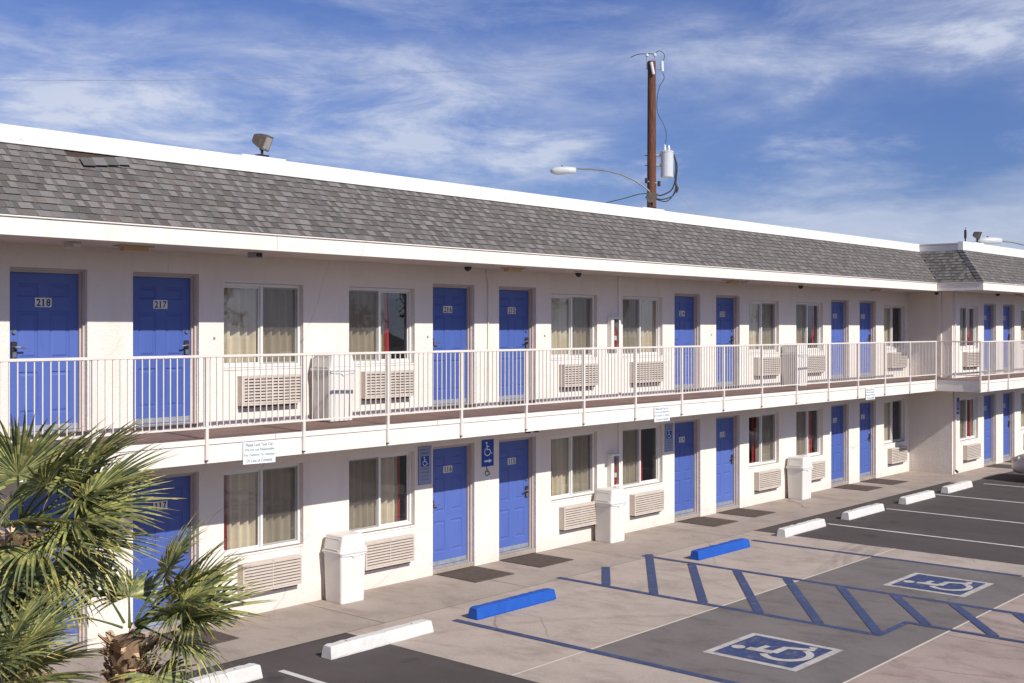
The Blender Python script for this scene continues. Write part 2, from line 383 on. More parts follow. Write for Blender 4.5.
# ------------------------------------------------------------------ dimensions
WA, WB = 14.2, 12.94          # wall planes of the long wing and the stepped-out wing
FA, FB = 12.93, 11.67         # eave / balcony edge planes
XC = 33.5                     # return wall
XFD, FBD = 32.30, 11.72      # balcony corner
XF = 32.4                     # eave return
XL, XR = 1.2, 45.6
UP = 2.70                     # storey height
DZ0, DZ1 = 2.43, 2.76         # balcony slab
EZ0, EZ1 = 5.195, 5.42         # eave board
RZ, PZ = 6.355, 6.575           # top of shingles, top of parapet
SB = .9                       # mansard setback

DOORS_A = [6.78, 8.45, 14.04, 15.70, 21.30, 22.97, 28.58, 30.25]
WINS_A = [(4.89, 1), (9.88, 0), (12.20, 1), (17.16, 0), (19.43, 1), (24.41, 0), (26.70, 1), (31.79, 2)]
DOORS_B = [35.98, 37.62, 43.2]
WINS_B = [(34.08, 1), (39.22, 0), (41.5, 1)]
DW, DH = 1.02, 2.16
WW, WZ0, WZ1 = 1.42, .905, 2.13

motel = thing('motel_building', (XL, WA, 0), 'long two-storey cream stucco motel with blue doors, balcony and grey shingled mansard roof', 'motel')
MO = (XL, WA, 0)

# walls with openings --------------------------------------------------------
def wall_sheet(mb, x0, x1, y, z0, z1, holes, mat, depth=.2):
    xs = sorted({x0, x1, *[h[0] for h in holes], *[h[1] for h in holes]})
    zs = sorted({z0, z1, *[h[2] for h in holes], *[h[3] for h in holes]})
    for i in range(len(xs) - 1):
        for j in range(len(zs) - 1):
            cx = (xs[i] + xs[i + 1]) / 2; cz = (zs[j] + zs[j + 1]) / 2
            if any(h[0] < cx < h[1] and h[2] < cz < h[3] for h in holes): continue
            a, b, c, d = xs[i], xs[i + 1], zs[j], zs[j + 1]
            mb.face([(a, y, c), (b, y, c), (b, y, d), (a, y, d)], mat)
            mb.face([(a, y + depth, c), (a, y + depth, d), (b, y + depth, d), (b, y + depth, c)], mat)
    for (a, b, c, d) in holes:
        e = y + depth
        mb.face([(a, y, c), (a, y, d), (a, e, d), (a, e, c)], mat)
        mb.face([(b, y, c), (b, e, c), (b, e, d), (b, y, d)], mat)
        mb.face([(a, y, d), (b, y, d), (b, e, d), (a, e, d)], mat)
        mb.face([(a, y, c), (a, e, c), (b, e, c), (b, y, c)], mat)
def holes_for(doors, wins):
    h = []
    for lv in (0, 1):
        z = 0 if lv == 0 else DZ1 + .004
        for x in doors: h.append((x, x + DW, z, DH if lv == 0 else DH + UP + .05))
        for x, k in wins: h.append((x, x + WW, WZ0 + UP * lv - .02 * lv, WZ1 + UP * lv - .02 * lv))
    return h
w = MB(); wall_sheet(w, XL, XC, WA, -.1, EZ0 + .1, holes_for(DOORS_A, WINS_A), M['stucco'])
w.build('wall', motel, MO)
w = MB(); wall_sheet(w, XC, XR, WB, -.1, EZ0 + .1, holes_for(DOORS_B, WINS_B), M['stucco'])
w.face([(XC, WB, -.1), (XC, WB, EZ0 + .1), (XC, WA, EZ0 + .1), (XC, WA, -.1)], M['stucco'])
w.build('wall', motel, MO)
w = MB()      # ends, back, inner floors
w.face([(XL, WA, -.1), (XL, WA, RZ), (XL, 26, RZ), (XL, 26, -.1)], M['stucco'])
w.face([(XR, WB, -.1), (XR, 26, -.1), (XR, 26, RZ), (XR, WB, RZ)], M['stucco'])
w.face([(XL, 26, -.1), (XL, 26, RZ), (XR, 26, RZ), (XR, 26, -.1)], M['stucco'])
w.build('wall', motel, MO)
w = MB()
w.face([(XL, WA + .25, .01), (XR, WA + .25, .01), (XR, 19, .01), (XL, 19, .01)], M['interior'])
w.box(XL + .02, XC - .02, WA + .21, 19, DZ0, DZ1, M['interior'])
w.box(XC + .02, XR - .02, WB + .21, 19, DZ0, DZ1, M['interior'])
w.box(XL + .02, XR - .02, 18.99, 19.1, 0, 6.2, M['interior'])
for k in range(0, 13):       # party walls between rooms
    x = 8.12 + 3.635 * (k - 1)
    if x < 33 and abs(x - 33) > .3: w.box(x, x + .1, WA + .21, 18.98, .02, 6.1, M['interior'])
w.build('room_interior', motel, MO)

# doors -----------------------------------------------------------------------
def door_slab():
    mb = MB(); bl = M['blue']; y = .145; sx0, sx1, sz0, sz1 = .052, .968, .11, 2.10
    pan = []
    for (a, b) in ((.165, .435), (.585, .855)):
        pan += [(a, b, .33, .86), (a, b, 1.02, 1.62), (a, b, 1.80, 1.97)]
    xs = sorted({sx0, sx1, *[p[0] for p in pan], *[p[1] for p in pan]}); zs = sorted({sz0, sz1, *[p[2] for p in pan], *[p[3] for p in pan]})
    for i in range(len(xs) - 1):
        for j in range(len(zs) - 1):
            cx = (xs[i] + xs[i + 1]) / 2; cz = (zs[j] + zs[j + 1]) / 2
            if any(p[0] < cx < p[1] and p[2] < cz < p[3] for p in pan): continue
            mb.face([(xs[i], y, zs[j]), (xs[i + 1], y, zs[j]), (xs[i + 1], y, zs[j + 1]), (xs[i], y, zs[j + 1])], bl)
    for (a, b, c, d) in pan:
        def ring(i, dy): return [(a + i, y + dy, c + i), (b - i, y + dy, c + i), (b - i, y + dy, d - i), (a + i, y + dy, d - i)]
        rr = [ring(0, 0), ring(.012, .012), ring(.030, .012), ring(.052, .003)]
        for k in range(3):
            for q in range(4):
                mb.face([rr[k][q], rr[k][(q + 1) % 4], rr[k + 1][(q + 1) % 4], rr[k + 1][q]], bl)
        mb.face(rr[3], bl)
    e = y + .045
    for P in ([(sx0, y, sz0), (sx0, y, sz1), (sx0, e, sz1), (sx0, e, sz0)], [(sx1, y, sz0), (sx1, e, sz0), (sx1, e, sz1), (sx1, y, sz1)],
              [(sx0, y, sz1), (sx1, y, sz1), (sx1, e, sz1), (sx0, e, sz1)], [(sx0, e, sz0), (sx0, e, sz1), (sx1, e, sz1), (sx1, e, sz0)]): mb.face(P, bl)
    return mb
def door_frame():
    mb = MB(); m = M['doorframe']
    mb.box(.002, .05, .11, .197, .003, DH - .002, m); mb.box(DW - .05, DW - .002, .11, .197, .003, DH - .002, m)
    mb.box(.05, DW - .05, .11, .197, 2.105, DH - .002, m)
    mb.box(.002, .028, .065, .108, .003, DH - .03, m); mb.box(DW - .028, DW - .002, .065, .108, .003, DH - .03, m)
    mb.box(.002, DW - .002, .065, .108, DH - .028, DH - .002, m)
    return mb
def door_handle(left):
    mb = MB(); x = .115 if left else .905; sg = 1 if left else -1
    mb.box(x - .038, x + .038, .118, .1445, 1.03, 1.24, M['lock'], .008)
    mb.box(x - .026, x + .026, .112, .1175, .03+1.01, .03+1.08, M['chrome'], .003)
    mb.tube([(x, .125, 1.17), (x, .07, 1.17)], .014, M['chrome'], 10)
    mb.tube([(x, .072, 1.17), (x + sg * .055, .066, 1.168), (x + sg * .12, .07, 1.158)], .011, M['chrome'], 8)
    mb.tube([(x, .142, 1.36), (x, .118, 1.36)], .024, M['chrome'], 14)
    return mb
def number_plate(num):
    mb = MB(); mb.box(.390, .610, .137, .1445, 1.672, 1.792, M['plate'], .003)
    s = str(num); x = .415
    cw = .055; gap = .009
    tot = 3 * cw + 2 * gap; x = .5 - tot / 2
    for ch in s:
        y = .1358
        if ch == '1':        # serifed one
            mb.box(x + .016, x + .034, y, y + .001, 1.690, 1.776, M['black'])
            mb.box(x + .008, x + .040, y - .0004, y + .0006, 1.686, 1.695, M['black'])
            mb.face([(x + .007, y, 1.758), (x + .017, y, 1.750), (x + .017, y, 1.776), (x + .022, y, 1.776)], M['black'])
        else:
            mb.text(ch, (x, y, 1.686), (1, 0, 0), (0, 0, 1), cw, .092, M['black'], .02)
        x += cw + gap
    return mb
pieces = dict(slab=door_slab().build('door'), frame=door_frame().build('door_frame'), hl=door_handle(1).build('handle'), hr=door_handle(0).build('handle'))
kp = MB(); kp.box(.058, .962, .139, .1445, .115, .185, M['kick'], .002)
kp.box(.052, .968, .10, .199, .085, .108, M['kick']); kick = kp.build('kick_plate')
st = MB(); st.box(.003, DW - .003, .004, .199, .004, .084, M['walk'], .01); step = st.build('threshold')
for o in (*pieces.values(), kick, step): COL.objects.unlink(o)
def place_door(x, y, lv, num, left):
    z = 0 if lv == 0 else UP + .05
    d = bpy.data.objects.new('door', pieces['slab'].data); COL.objects.link(d); d.parent = motel
    d.location = (x - MO[0], y - MO[1], z); d['label'] = 'blue six-panel door numbered %d' % num
    for nm, me in (('door_frame', pieces['frame'].data), ('handle', pieces['hl' if left else 'hr'].data), ('kick_plate', kick.data)):
        c = bpy.data.objects.new(nm, me); COL.objects.link(c); c.parent = d
    c = bpy.data.objects.new('threshold', step.data); COL.objects.link(c); c.parent = d
    if lv: c.scale = (1, 1, .86); c.location.z = DZ1 - (UP + .05) + .0
    number_plate(num).build('number_plate', d)
for lv, base in ((0, 118), (1, 218)):
    for i, x in enumerate(DOORS_A): place_door(x, WA, lv, base - i, i % 2 == 0)
    for i, x in enumerate(DOORS_B): place_door(x, WB, lv, base - 8 - i, i % 2 == 0)

# windows ---------------------------------------------------------------------
WH = WZ1 - WZ0
def window_frame():
    mb = MB(); m = M['frame']; y0, y1 = .075, .15
    mb.box(.003, .045, y0, y1, .003, WH - .003, m, .004); mb.box(WW - .045, WW - .003, y0, y1, .003, WH - .003, m, .004)
    mb.box(.045, WW - .045, y0, y1, .003, .048, m, .004); mb.box(.045, WW - .045, y0, y1, WH - .05, WH - .003, m, .004)
    mb.box(WW / 2 - .022, WW / 2 + .022, y0 - .004, y1 - .02, .048, WH - .05, m, .004)
    for a, b, yy in ((.047, WW / 2 - .024, .10), (WW / 2 + .024, WW - .047, .11)):
        mb.box(a, a + .018, yy, yy + .025, .05, WH - .052, m); mb.box(b - .018, b, yy, yy + .025, .05, WH - .052, m)
        mb.box(a + .018, b - .018, yy, yy + .025, .05, .072, m); mb.box(a + .018, b - .018, yy, yy + .025, WH - .075, WH - .052, m)
    return mb
def curtain(a, b, y=.215, mat='curtain', seed=0, amp=.055, wl=.15):
    mb = MB(); rnd = random.Random(seed); n = max(4, int((b - a) / .012)); cols = []
    ph = rnd.random() * 6
    for i in range(n + 1):
        x = a + (b - a) * i / n; ph += (b - a) / n / wl * 6.28 * rnd.uniform(.7, 1.3)
        cols.append((x, y + amp * math.sin(ph) + .01 * math.sin(ph * .37)))
    vs = []; zs = [-.12, .3, .8, WH + .03]
    for k, z in enumerate(zs):
        for i, (x, yy) in enumerate(cols): vs.append((x + .008 * math.sin(i * .2 + k), y + (yy - y) * (1 - .12 * k), z))
    m = n + 1; fs = [(k * m + i, k * m + i + 1, (k + 1) * m + i + 1, (k + 1) * m + i) for k in range(3) for i in range(n)]
    mb.faces(vs, fs, M[mat]); return mb
wf = window_frame().build('window'); COL.objects.unlink(wf)
pn = MB()
pn.face([(.06, .117, .06), (WW / 2 - .03, .117, .06), (WW / 2 - .03, .117, WH - .06), (.06, .117, WH - .06)], M['glass'])
pn.face([(WW / 2 + .03, .127, .06), (WW - .06, .127, .06), (WW - .06, .127, WH - .06), (WW / 2 + .03, .127, WH - .06)], M['glass'])
pn = pn.build('pane'); COL.objects.unlink(pn)
scr = []
for a, b in ((WW / 2 + .023, WW - .046), (.046, WW / 2 - .023)):
    q = MB(); q.face([(a, .09, .05), (b, .09, .05), (b, .09, WH - .05), (a, .09, WH - .05)], M['screen'])
    o = q.build('insect_screen'); COL.objects.unlink(o); scr.append(o)
sl = MB(); sl.box(.0, WW, -.012, .07, -.03, .0, M['trim'], .005); sl = sl.build('sill'); COL.objects.unlink(sl)
variants = {}
def place_window(x, y, z, kind, cur):
    o = bpy.data.objects.new('window', wf.data); COL.objects.link(o); o.parent = motel
    o.location = (x - MO[0], y - MO[1], z)
    for nm, me in (('pane', pn.data), ('insect_screen', scr[1 if kind == 1 else 0].data), ('sill', sl.data)):
        c = bpy.data.objects.new(nm, me); COL.objects.link(c); c.parent = o
    slope = x / y
    for (a, b, mt, yy) in cur:
        sh = round(slope * (yy - .12) * .85, 2)
        a = a if a < 0 else round(a + sh, 2); b = round(min(b + sh, WW + .12), 2)
        key = (a, b, mt, yy)
        if key not in variants:
            tmp = curtain(a, b, yy, mt, int(a * 100) + len(variants)).build('curtain'); variants[key] = tmp.data; bpy.data.objects.remove(tmp)
        c = bpy.data.objects.new('curtain', variants[key]); COL.objects.link(c); c.parent = o
        if mt == 'red': c['label'] = 'red curtain edge'
F_ = (-.02, WW + .02, 'curtain', .215)
RL = (.02, .13, 'red', .15)
# per window: curtains (upper, lower)
cur_up = {4.89: [F_], 9.88: [F_], 12.20: [(-.02, .86, 'curtain', .215), (.86, .93, 'red', .155)], 17.16: [F_], 19.43: [F_],
          24.41: [(.0, .1, 'red', .15), (.08, 1.44, 'curtain', .215)], 26.70: [(-.02, .84, 'curtain', .215), (1.0, 1.14, 'red', .155)], 31.79: [(-.02, .72, 'curtain', .215)],
          34.08: [(-.02, .6, 'curtain', .215), (.93, 1.1, 'red', .155)], 39.22: [F_], 41.5: [F_]}
cur_lo = {4.89: [F_], 9.88: [RL, (.1, 1.44, 'curtain', .215)], 12.20: [(-.02, 1.16, 'curtain', .215), (1.16, 1.22, 'red', .155)], 17.16: [RL, (.14, 1.44, 'curtain', .215)],
          19.43: [(-.02, .73, 'curtain', .215), (.74, .8, 'red', .155)], 24.41: [(.3, .44, 'red', .155), (.62, 1.44, 'curtain', .215)],
          26.70: [(-.02, .86, 'curtain', .215), (.9, 1.06, 'red', .155)], 31.79: [(-.02, .72, 'curtain', .215)],
          34.08: [(-.02, .7, 'curtain', .215), (.85, 1.0, 'red', .155), (1.05, 1.3, 'curtain', .215)], 39.22: [F_], 41.5: [F_]}
for x, k in WINS_A:
    place_window(x, WA, WZ0, k, cur_lo[x]); place_window(x, WA, WZ0 + UP - .02, k, cur_up[x])
for x, k in WINS_B:
    place_window(x, WB, WZ0, k, cur_lo[x]); place_window(x, WB, WZ0 + UP - .02, k, cur_up[x])

# balcony slab ------------------------------------------------------------------
mb = MB()
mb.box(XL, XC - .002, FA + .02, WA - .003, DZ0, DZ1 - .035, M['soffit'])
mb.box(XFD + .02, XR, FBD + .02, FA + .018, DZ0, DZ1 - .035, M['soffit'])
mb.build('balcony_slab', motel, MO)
mb = MB()
mb.face([(XL, FA + .02, DZ1 - .02), (XC, FA + .02, DZ1 - .02), (XC, WA, DZ1), (XL, WA, DZ1)], M['deck'])
mb.face([(XFD + .02, FBD + .02, DZ1 - .02), (XR, FBD + .02, DZ1 - .02), (XR, FA + .019, DZ1 - .02), (XFD + .02, FA + .019, DZ1 - .02)], M['deck'])
mb.build('balcony_floor', motel, MO)
mb = MB()
rnd = random.Random(3)
def edge_board(mb, x0, x1, y):
    mb.box(x0, x1, y, y + .018, DZ0, DZ1 - .10, M['trim'])
    mb.box(x0, x1, y - .012, y + .018, DZ1 - .092, DZ1 - .022, M['trim'], .003)
    mb.box(x0, x1, y + .006, y + .018, DZ1 - .10, DZ1 - .092, M['jointdark'])
    x = x0 + 2.4
    while x < x1 - .5:
        mb.box(x, x + .005, y - .0135, y - .0125, DZ1 - .092, DZ1 - .022, M['jointdark']); x += rnd.uniform(2.4, 4.2)
edge_board(mb, XL, XFD, FA); edge_board(mb, XFD, XR, FBD)
mb.box(XFD, XFD + .018, FBD + .02, FA, DZ0, DZ1 - .022, M['trim'])
mb.build('balcony_edge', motel, MO)

# roof ----------------------------------------------------------------------------
mb = MB()
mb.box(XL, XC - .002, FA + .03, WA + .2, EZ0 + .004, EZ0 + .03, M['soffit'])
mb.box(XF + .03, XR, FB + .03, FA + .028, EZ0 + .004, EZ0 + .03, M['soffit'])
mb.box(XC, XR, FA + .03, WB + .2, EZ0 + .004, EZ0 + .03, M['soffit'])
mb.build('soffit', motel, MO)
mb = MB()
x = XL
segs = [XL, 9.85, 16.2, 22.4, 28.3, XF]
for a, b in zip(segs, segs[1:]):
    mb.box(a, b - .004, FA, FA + .03, EZ0, EZ1 - .02, M['trim'], .003)
mb.box(XL, XF - .03, FA - .02, FA + .05, EZ1 - .018, EZ1, M['trim'], .003)
mb.box(XF, XF + .03, FB + .03, FA - .001, EZ0, EZ1 - .02, M['trim'], .003)
mb.box(XF - .02, XF + .05, FB + .05, FA + .05, EZ1 - .018, EZ1 - .001, M['trim'], .003)
mb.box(XF, XR, FB, FB + .03, EZ0, EZ1 - .02, M['trim'], .003)
mb.box(XF - .02, XR, FB - .02, FB + .05, EZ1 - .018, EZ1 + .001, M['trim'], .003)
mb.build('fascia', motel, MO)
def shingles(mb, b0, b1, t0, t1, seed, skip=None):
    b0, b1, t0, t1 = map(Vector, (b0, b1, t0, t1)); rnd = random.Random(seed)
    ax = (b1 - b0).normalized(); nrm = ax.cross((t0 - b0)).normalized()
    if nrm.z < 0: nrm = -nrm
    H = ((t0 - b0) - ax * (t0 - b0).dot(ax)); hl = H.length; hu = H / hl
    rows = 11; e = hl / rows
    for r in range(rows):
        lo, hi = r / rows, min(1, (r + 1.0) / rows)
        L0 = b0.lerp(t0, lo).dot(ax); R0 = b1.lerp(t1, lo).dot(ax); L1 = b0.lerp(t0, hi).dot(ax); R1 = b1.lerp(t1, hi).dot(ax)
        base0 = b0 + hu * (hl * lo); base1 = b0 + hu * (hl * hi); oa = b0.dot(ax)
        cuts = [min(L0, L1)]
        while cuts[-1] < max(R0, R1): cuts.append(cuts[-1] + rnd.choice((.06, .09, .11, .14, .17)) * rnd.uniform(.9, 1.1))
        tone = 0
        for a, b in zip(cuts, cuts[1:]):
            a0, b0_ = max(a, L0), min(b, R0); a1, b1_ = max(a, L1), min(b, R1)
            if b0_ <= a0 or b1_ <= a1: continue
            tone = 1 - tone if rnd.random() < .88 else tone
            th = .008 + (.007 if tone else 0) + rnd.uniform(0, .002)
            g = (.160 if tone else .108) * rnd.uniform(.80, 1.20); wm = rnd.uniform(-.002, .008)
            c = (g * 1.02 + wm, g * .955, g * .92 - wm * .4)
            if skip and skip(a0, r): continue
            p = [base0 + ax * (a0 - oa) + nrm * th, base0 + ax * (b0_ - oa) + nrm * th, base1 + ax * (b1_ - oa) + nrm * .002, base1 + ax * (a1 - oa) + nrm * .002]
            p[0] -= hu * rnd.uniform(0, .004)
            mb.face(p, M['shingle'], c)
            dk = (c[0] * .35, c[1] * .33, c[2] * .33)  # butt edge below each tab: gap shadow painted as a darker colour
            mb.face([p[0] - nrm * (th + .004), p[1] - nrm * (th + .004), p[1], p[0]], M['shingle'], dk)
mb = MB()
YT = FA + SB; YTB = FB + SB; XT = XF + SB
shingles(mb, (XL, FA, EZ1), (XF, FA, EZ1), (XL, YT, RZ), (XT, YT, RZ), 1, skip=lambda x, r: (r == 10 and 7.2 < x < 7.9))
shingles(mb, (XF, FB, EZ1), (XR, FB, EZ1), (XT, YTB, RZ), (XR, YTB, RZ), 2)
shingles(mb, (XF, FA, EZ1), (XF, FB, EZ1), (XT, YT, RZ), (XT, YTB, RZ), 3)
und = (.055, .038, .03)
n_ = -.004
for P in ([(XL, FA, EZ1 + n_), (XF, FA, EZ1 + n_), (XT, YT, RZ + n_), (XL, YT, RZ + n_)], [(XF, FB, EZ1 + n_), (XR, FB, EZ1 + n_), (XR, YTB, RZ + n_), (XT, YTB, RZ + n_)],
          [(XF, FA, EZ1 + n_), (XF, FB, EZ1 + n_), (XT, YTB, RZ + n_), (XT, YT, RZ + n_)]): mb.face(P, M['shingle'], und)
# loose slipped strip of shingles near the left end
for k in range(4):
    a = 7.42 + k * .17; dz = -.03 * (3 - k) / 3
    z0 = 6.19 + dz + k * .012; y0 = FA + (z0 - EZ1) / (RZ - EZ1) * SB - .03
    p = [(a, y0 - .022, z0), (a + .17, y0 - .02, z0 + .012), (a + .17, y0 + .10, z0 + .122), (a, y0 + .09, z0 + .108)]
    g = .10 + .06 * (k % 2); mb.face(p, M['shingle'], (g, g * .95, g * .95))
mb.build('roof_shingles', motel, MO, color=True)
# hip cap
mb = MB(); rnd = random.Random(9)
P0 = Vector((XF, FB, EZ1)); P1 = Vector((XT, YTB, RZ)); n = 11
for i in range(n):
    a = P0.lerp(P1, i / n) + Vector((-.012, -.012, .022)); b = P0.lerp(P1, (i + 1) / n) + Vector((-.004, -.004, .008))
    d = (P1 - P0).normalized()
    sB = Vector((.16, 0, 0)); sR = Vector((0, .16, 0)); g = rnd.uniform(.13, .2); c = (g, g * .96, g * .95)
    mb.face([a, a + sB, b + sB, b], M['shingle'], c); mb.face([a, b, b + sR, a + sR], M['shingle'], (g * .6, g * .55, g * .56))  # return side of the cap coloured darker, its shade is in the colour
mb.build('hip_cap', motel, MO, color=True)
mb = MB()
mb.box(XL, XT - .002, YT - .03, YT + .12, RZ + .002, PZ, M['parapet'], .004)
mb.box(XT, XT + .12, YTB + .12, YT + .12, RZ + .002, PZ - .05, M['parapet'], .004)
mb.box(XT - .03, XT + .15, YTB + .121, YT + .12, PZ - .048, PZ - .002, M['soffit'], .004)
mb.box(XT - .03, XR, YTB - .03, YTB + .12, RZ + .001, PZ + .03, M['parapet'], .004)
mb.build('parapet', motel, MO)
mb = MB(); mb.box(XL, XR, YT + .12, 26, RZ - .1, RZ - .02, M['parapet']); mb.box(XT + .12, XR, YTB + .12, YT + .119, RZ - .1, RZ - .02, M['parapet'])
mb.face([(XL, FA, EZ1), (XL, YT, RZ), (XL, WA + .2, RZ), (XL, WA + .2, EZ0)], M['stucco'])
mb.face([(XR, FB, EZ1), (XR, YTB, RZ), (XR, WA, RZ), (XR, WA, EZ0), (XR, FB, EZ0)], M['stucco'])
mb.build('roof_deck', motel, MO)

# trims, conduits fixed to the wall
mb = MB()
for z0, z1 in ((.0, DZ0), (DZ1 + .01, EZ0)): mb.box(19.26, 19.34, WA - .03, WA - .002, z0, z1, M['trim'], .004)
mb.build('joint_cover', motel, MO)
mb = MB(); mb.tube([(15.36, WA - .02, EZ0), (15.36, WA - .02, 5.1), (15.4, WA - .02, 4.95), (15.38, WA - .02, DZ1 + .05)], .012, M['trim'], 6); mb.build('conduit', motel, MO)
mb = MB(); mb.box(XC - .06, XC - .002, WB + .30, WB + .42, DZ1 + .01, EZ0, M['stucco']); mb.build('wall_chase', motel, MO)
mb = MB(); mb.tube([(XC + .12, WB - .05, .1), (XC + .12, WB - .05, DZ0)], .03, M['stucco'], 10); mb.tube([(XC + .12, WB - .05, .12), (XC + .12, WB - .12, .06)], .035, M['lock'], 8)
mb.tube([(XC + .12, WB - .05, DZ1), (XC + .12, WB - .05, EZ0)], .02, M['stucco'], 8)
mb.build('downpipe', motel, MO)
# small wall boxes beside doors (doorbell sized)
for x in (6.45, 9.7, 13.9, 16.95, 22.75):
    mb = MB(); mb.box(x, x + .035, WA - .012, WA - .001, 4.0, 4.035, M['wiregrey'], .003); mb.build('wall_hook', motel, MO)

# ------------------------------------------------------------------ railings
def rail_bay(root, x0, x1, y, ppost, horizontal_axis='x'):
    pass
pk = MB(); pk.box(-.0065, .0065, -.0065, .0065, 0, 1, M['rail']); pk = pk.build('baluster'); COL.objects.unlink(pk)
pst = MB(); pst.box(-.022, .022, -.012, .03, 2.475 - 2.43, 3.78 - 2.43, M['rail'], .003)
pst.box(-.018, .018, -.006, .03, 2.458 - 2.43, 2.475 - 2.43, M['acdark'])
pst = pst.build('post'); COL.objects.unlink(pst)
def railing(label, segs, posts, limit):
    root = thing('balcony_railing', (segs[0][0], segs[0][1], DZ0), label, 'railing', 'cream metal railings along the balcony')
    ox, oy, oz = segs[0][0], segs[0][1], DZ0
    t = MB(); bt = MB()
    for (xa, ya, xb, yb) in segs:
        if ya == yb:
            t.box(xa, xb, ya - .018, ya + .018, 3.78, 3.815, M['rail'], .004); bt.box(xa, xb, ya - .01, ya + .01, 2.875, 2.90, M['rail'], .002)
        else:
            t.box(xa - .018, xa + .018, min(ya, yb) + .02, max(ya, yb) - .02, 3.78, 3.814, M['rail'], .004); bt.box(xa - .01, xa + .01, min(ya, yb) + .012, max(ya, yb) - .012, 2.875, 2.90, M['rail'], .002)
    t.build('top_rail', root, (ox, oy, oz)); bt.build('bottom_rail', root, (ox, oy, oz))
    for (px, py) in posts:
        o = bpy.data.objects.new('post', pst.data); COL.objects.link(o); o.parent = root; o.location = (px - ox, py - oy, 0)
    spots = []
    for (xa, ya, xb, yb) in segs:
        Ln = abs(xb - xa) + abs(yb - ya); nn = round(Ln / .0972)
        for i in range(1, nn):
            f = i / nn; x = xa + (xb - xa) * f; y = ya + (yb - ya) * f
            if any(abs(px - x) < .035 and abs(py - y) < .06 for px, py in posts): continue
            spots.append((x, y))
    vis = [s for s in spots if s[0] > 5.6]; rest = [s for s in spots if s[0] <= 5.6]
    for (x, y) in vis[:limit]:
        o = bpy.data.objects.new('baluster', pk.data); COL.objects.link(o); o.parent = root
        o.location = (x - ox, y - oy, 2.897 - oz); o.scale = (1, 1, .885)
    rest += vis[limit:]
    if rest:
        q = MB()
        for (x, y) in rest: q.box(x - .0065, x + .0065, y - .0065, y + .0065, 2.897, 3.782, M['rail'])
        o = q.build('baluster', root, (ox, oy, oz)); o['kind'] = 'stuff'
YR = FA - .028; YRB = FBD - .028; XRr = XFD - .028
postsA = [(7.165 + 1.557 * k, YR) for k in range(-3, 17)]
postsA = [p for p in postsA if XL < p[0] < XFD - .5] + [(XRr - .03, YR)]
railing('long cream metal railing with thin balusters along the upper balcony of the long wing', [(XL, YR, XRr, YR)], postsA, 98)
railing('cream metal railing turning round the stepped-out balcony corner at the right', [(XRr, YR - .03, XRr, YRB), (XRr, YRB, XR, YRB)],
        [(XRr, YRB), (32.88, YRB)] + [(34.43 + 1.555 * k, YRB) for k in range(8) if 34.43 + 1.555 * k < XR], 98)

# ------------------------------------------------------------------ air conditioners
def ac_unit():
    r = bpy.data.objects.new('air_conditioner', None); COL.objects.link(r)
    W_, H_, D_ = 1.06, .43, .13
    h = MB(); m = M['ac']
    h.box(0, W_, -D_ + .01, -.002, 0, .022, m); h.box(0, W_, -D_ + .01, -.002, H_ - .03, H_, m, .004)
    h.box(0, .03, -D_ + .01, -.002, .022, H_ - .03, m); h.box(W_ - .03, W_, -D_ + .01, -.002, .022, H_ - .03, m)
    h.box(.031, W_ - .031, -.03, -.003, .023, H_ - .031, M['acdark'])
    h.box(.04, W_ - .05, -.09, -.004, -.028, -.001, M['acdark'])
    h.build('housing', r)
    g = MB(); n = 9
    for i in range(n):
        z = .035 + i * (H_ - .075) / (n - 1) - .006
        g.faces([(.03, -D_, z), (W_ - .03, -D_, z), (W_ - .03, -D_ + .03, z + .022), (.03, -D_ + .03, z + .022), (.03, -D_, z + .024), (W_ - .03, -D_, z + .024), (W_ - .03, -D_ + .03, z + .030), (.03, -D_ + .03, z + .030)],
                [(0, 1, 5, 4), (4, 5, 6, 7), (0, 3, 2, 1), (0, 4, 7, 3), (1, 2, 6, 5), (3, 7, 6, 2)], m)
    for x in (.0, W_ / 2 - .006, W_ - .03): g.box(x, x + (.03 if x != W_ / 2 - .006 else .012), -D_ - .004, -D_ + .012, .0, H_ - .002, m)
    g.box(.03, W_ - .03, -D_ - .004, -D_ + .012, H_ - .03, H_ - .002, m); g.box(.03, W_ - .03, -D_ - .004, -D_ + .012, 0, .025, m)
    g.build('louvre_grille', r)
    return r
ac0 = ac_unit(); first = True
def where(x):
    return {4.89: 'left of door %d', 9.88: 'right of door %d', 12.20: 'left of door %d', 17.16: 'right of door %d', 19.43: 'left of door %d', 24.41: 'right of door %d', 26.70: 'left of door %d', 31.79: 'right of door %d', 34.08: 'left of door %d', 39.22: 'right of door %d', 41.5: 'left of door %d'}[x]
nxt = {4.89: 18, 9.88: 17, 12.20: 16, 17.16: 15, 19.43: 14, 24.41: 13, 26.70: 12, 31.79: 11, 34.08: 10, 39.22: 9, 41.5: 8}
for lv in (0, 1):
    for wl, Y in ((WINS_A, WA), (WINS_B, WB)):
        for x, k in wl:
            o = ac0 if first else copy_tree(ac0); first = False
            o.location = (x + .23, Y, .345 + (UP - .0) * lv)
            num = nxt[x] + (100 if lv == 0 else 200)
            tag(o, ('beige louvred air conditioner on the %s under the window ' % ('walkway' if lv == 0 else 'balcony')) + where(x) % num, 'air conditioner', 'air conditioners under the windows')

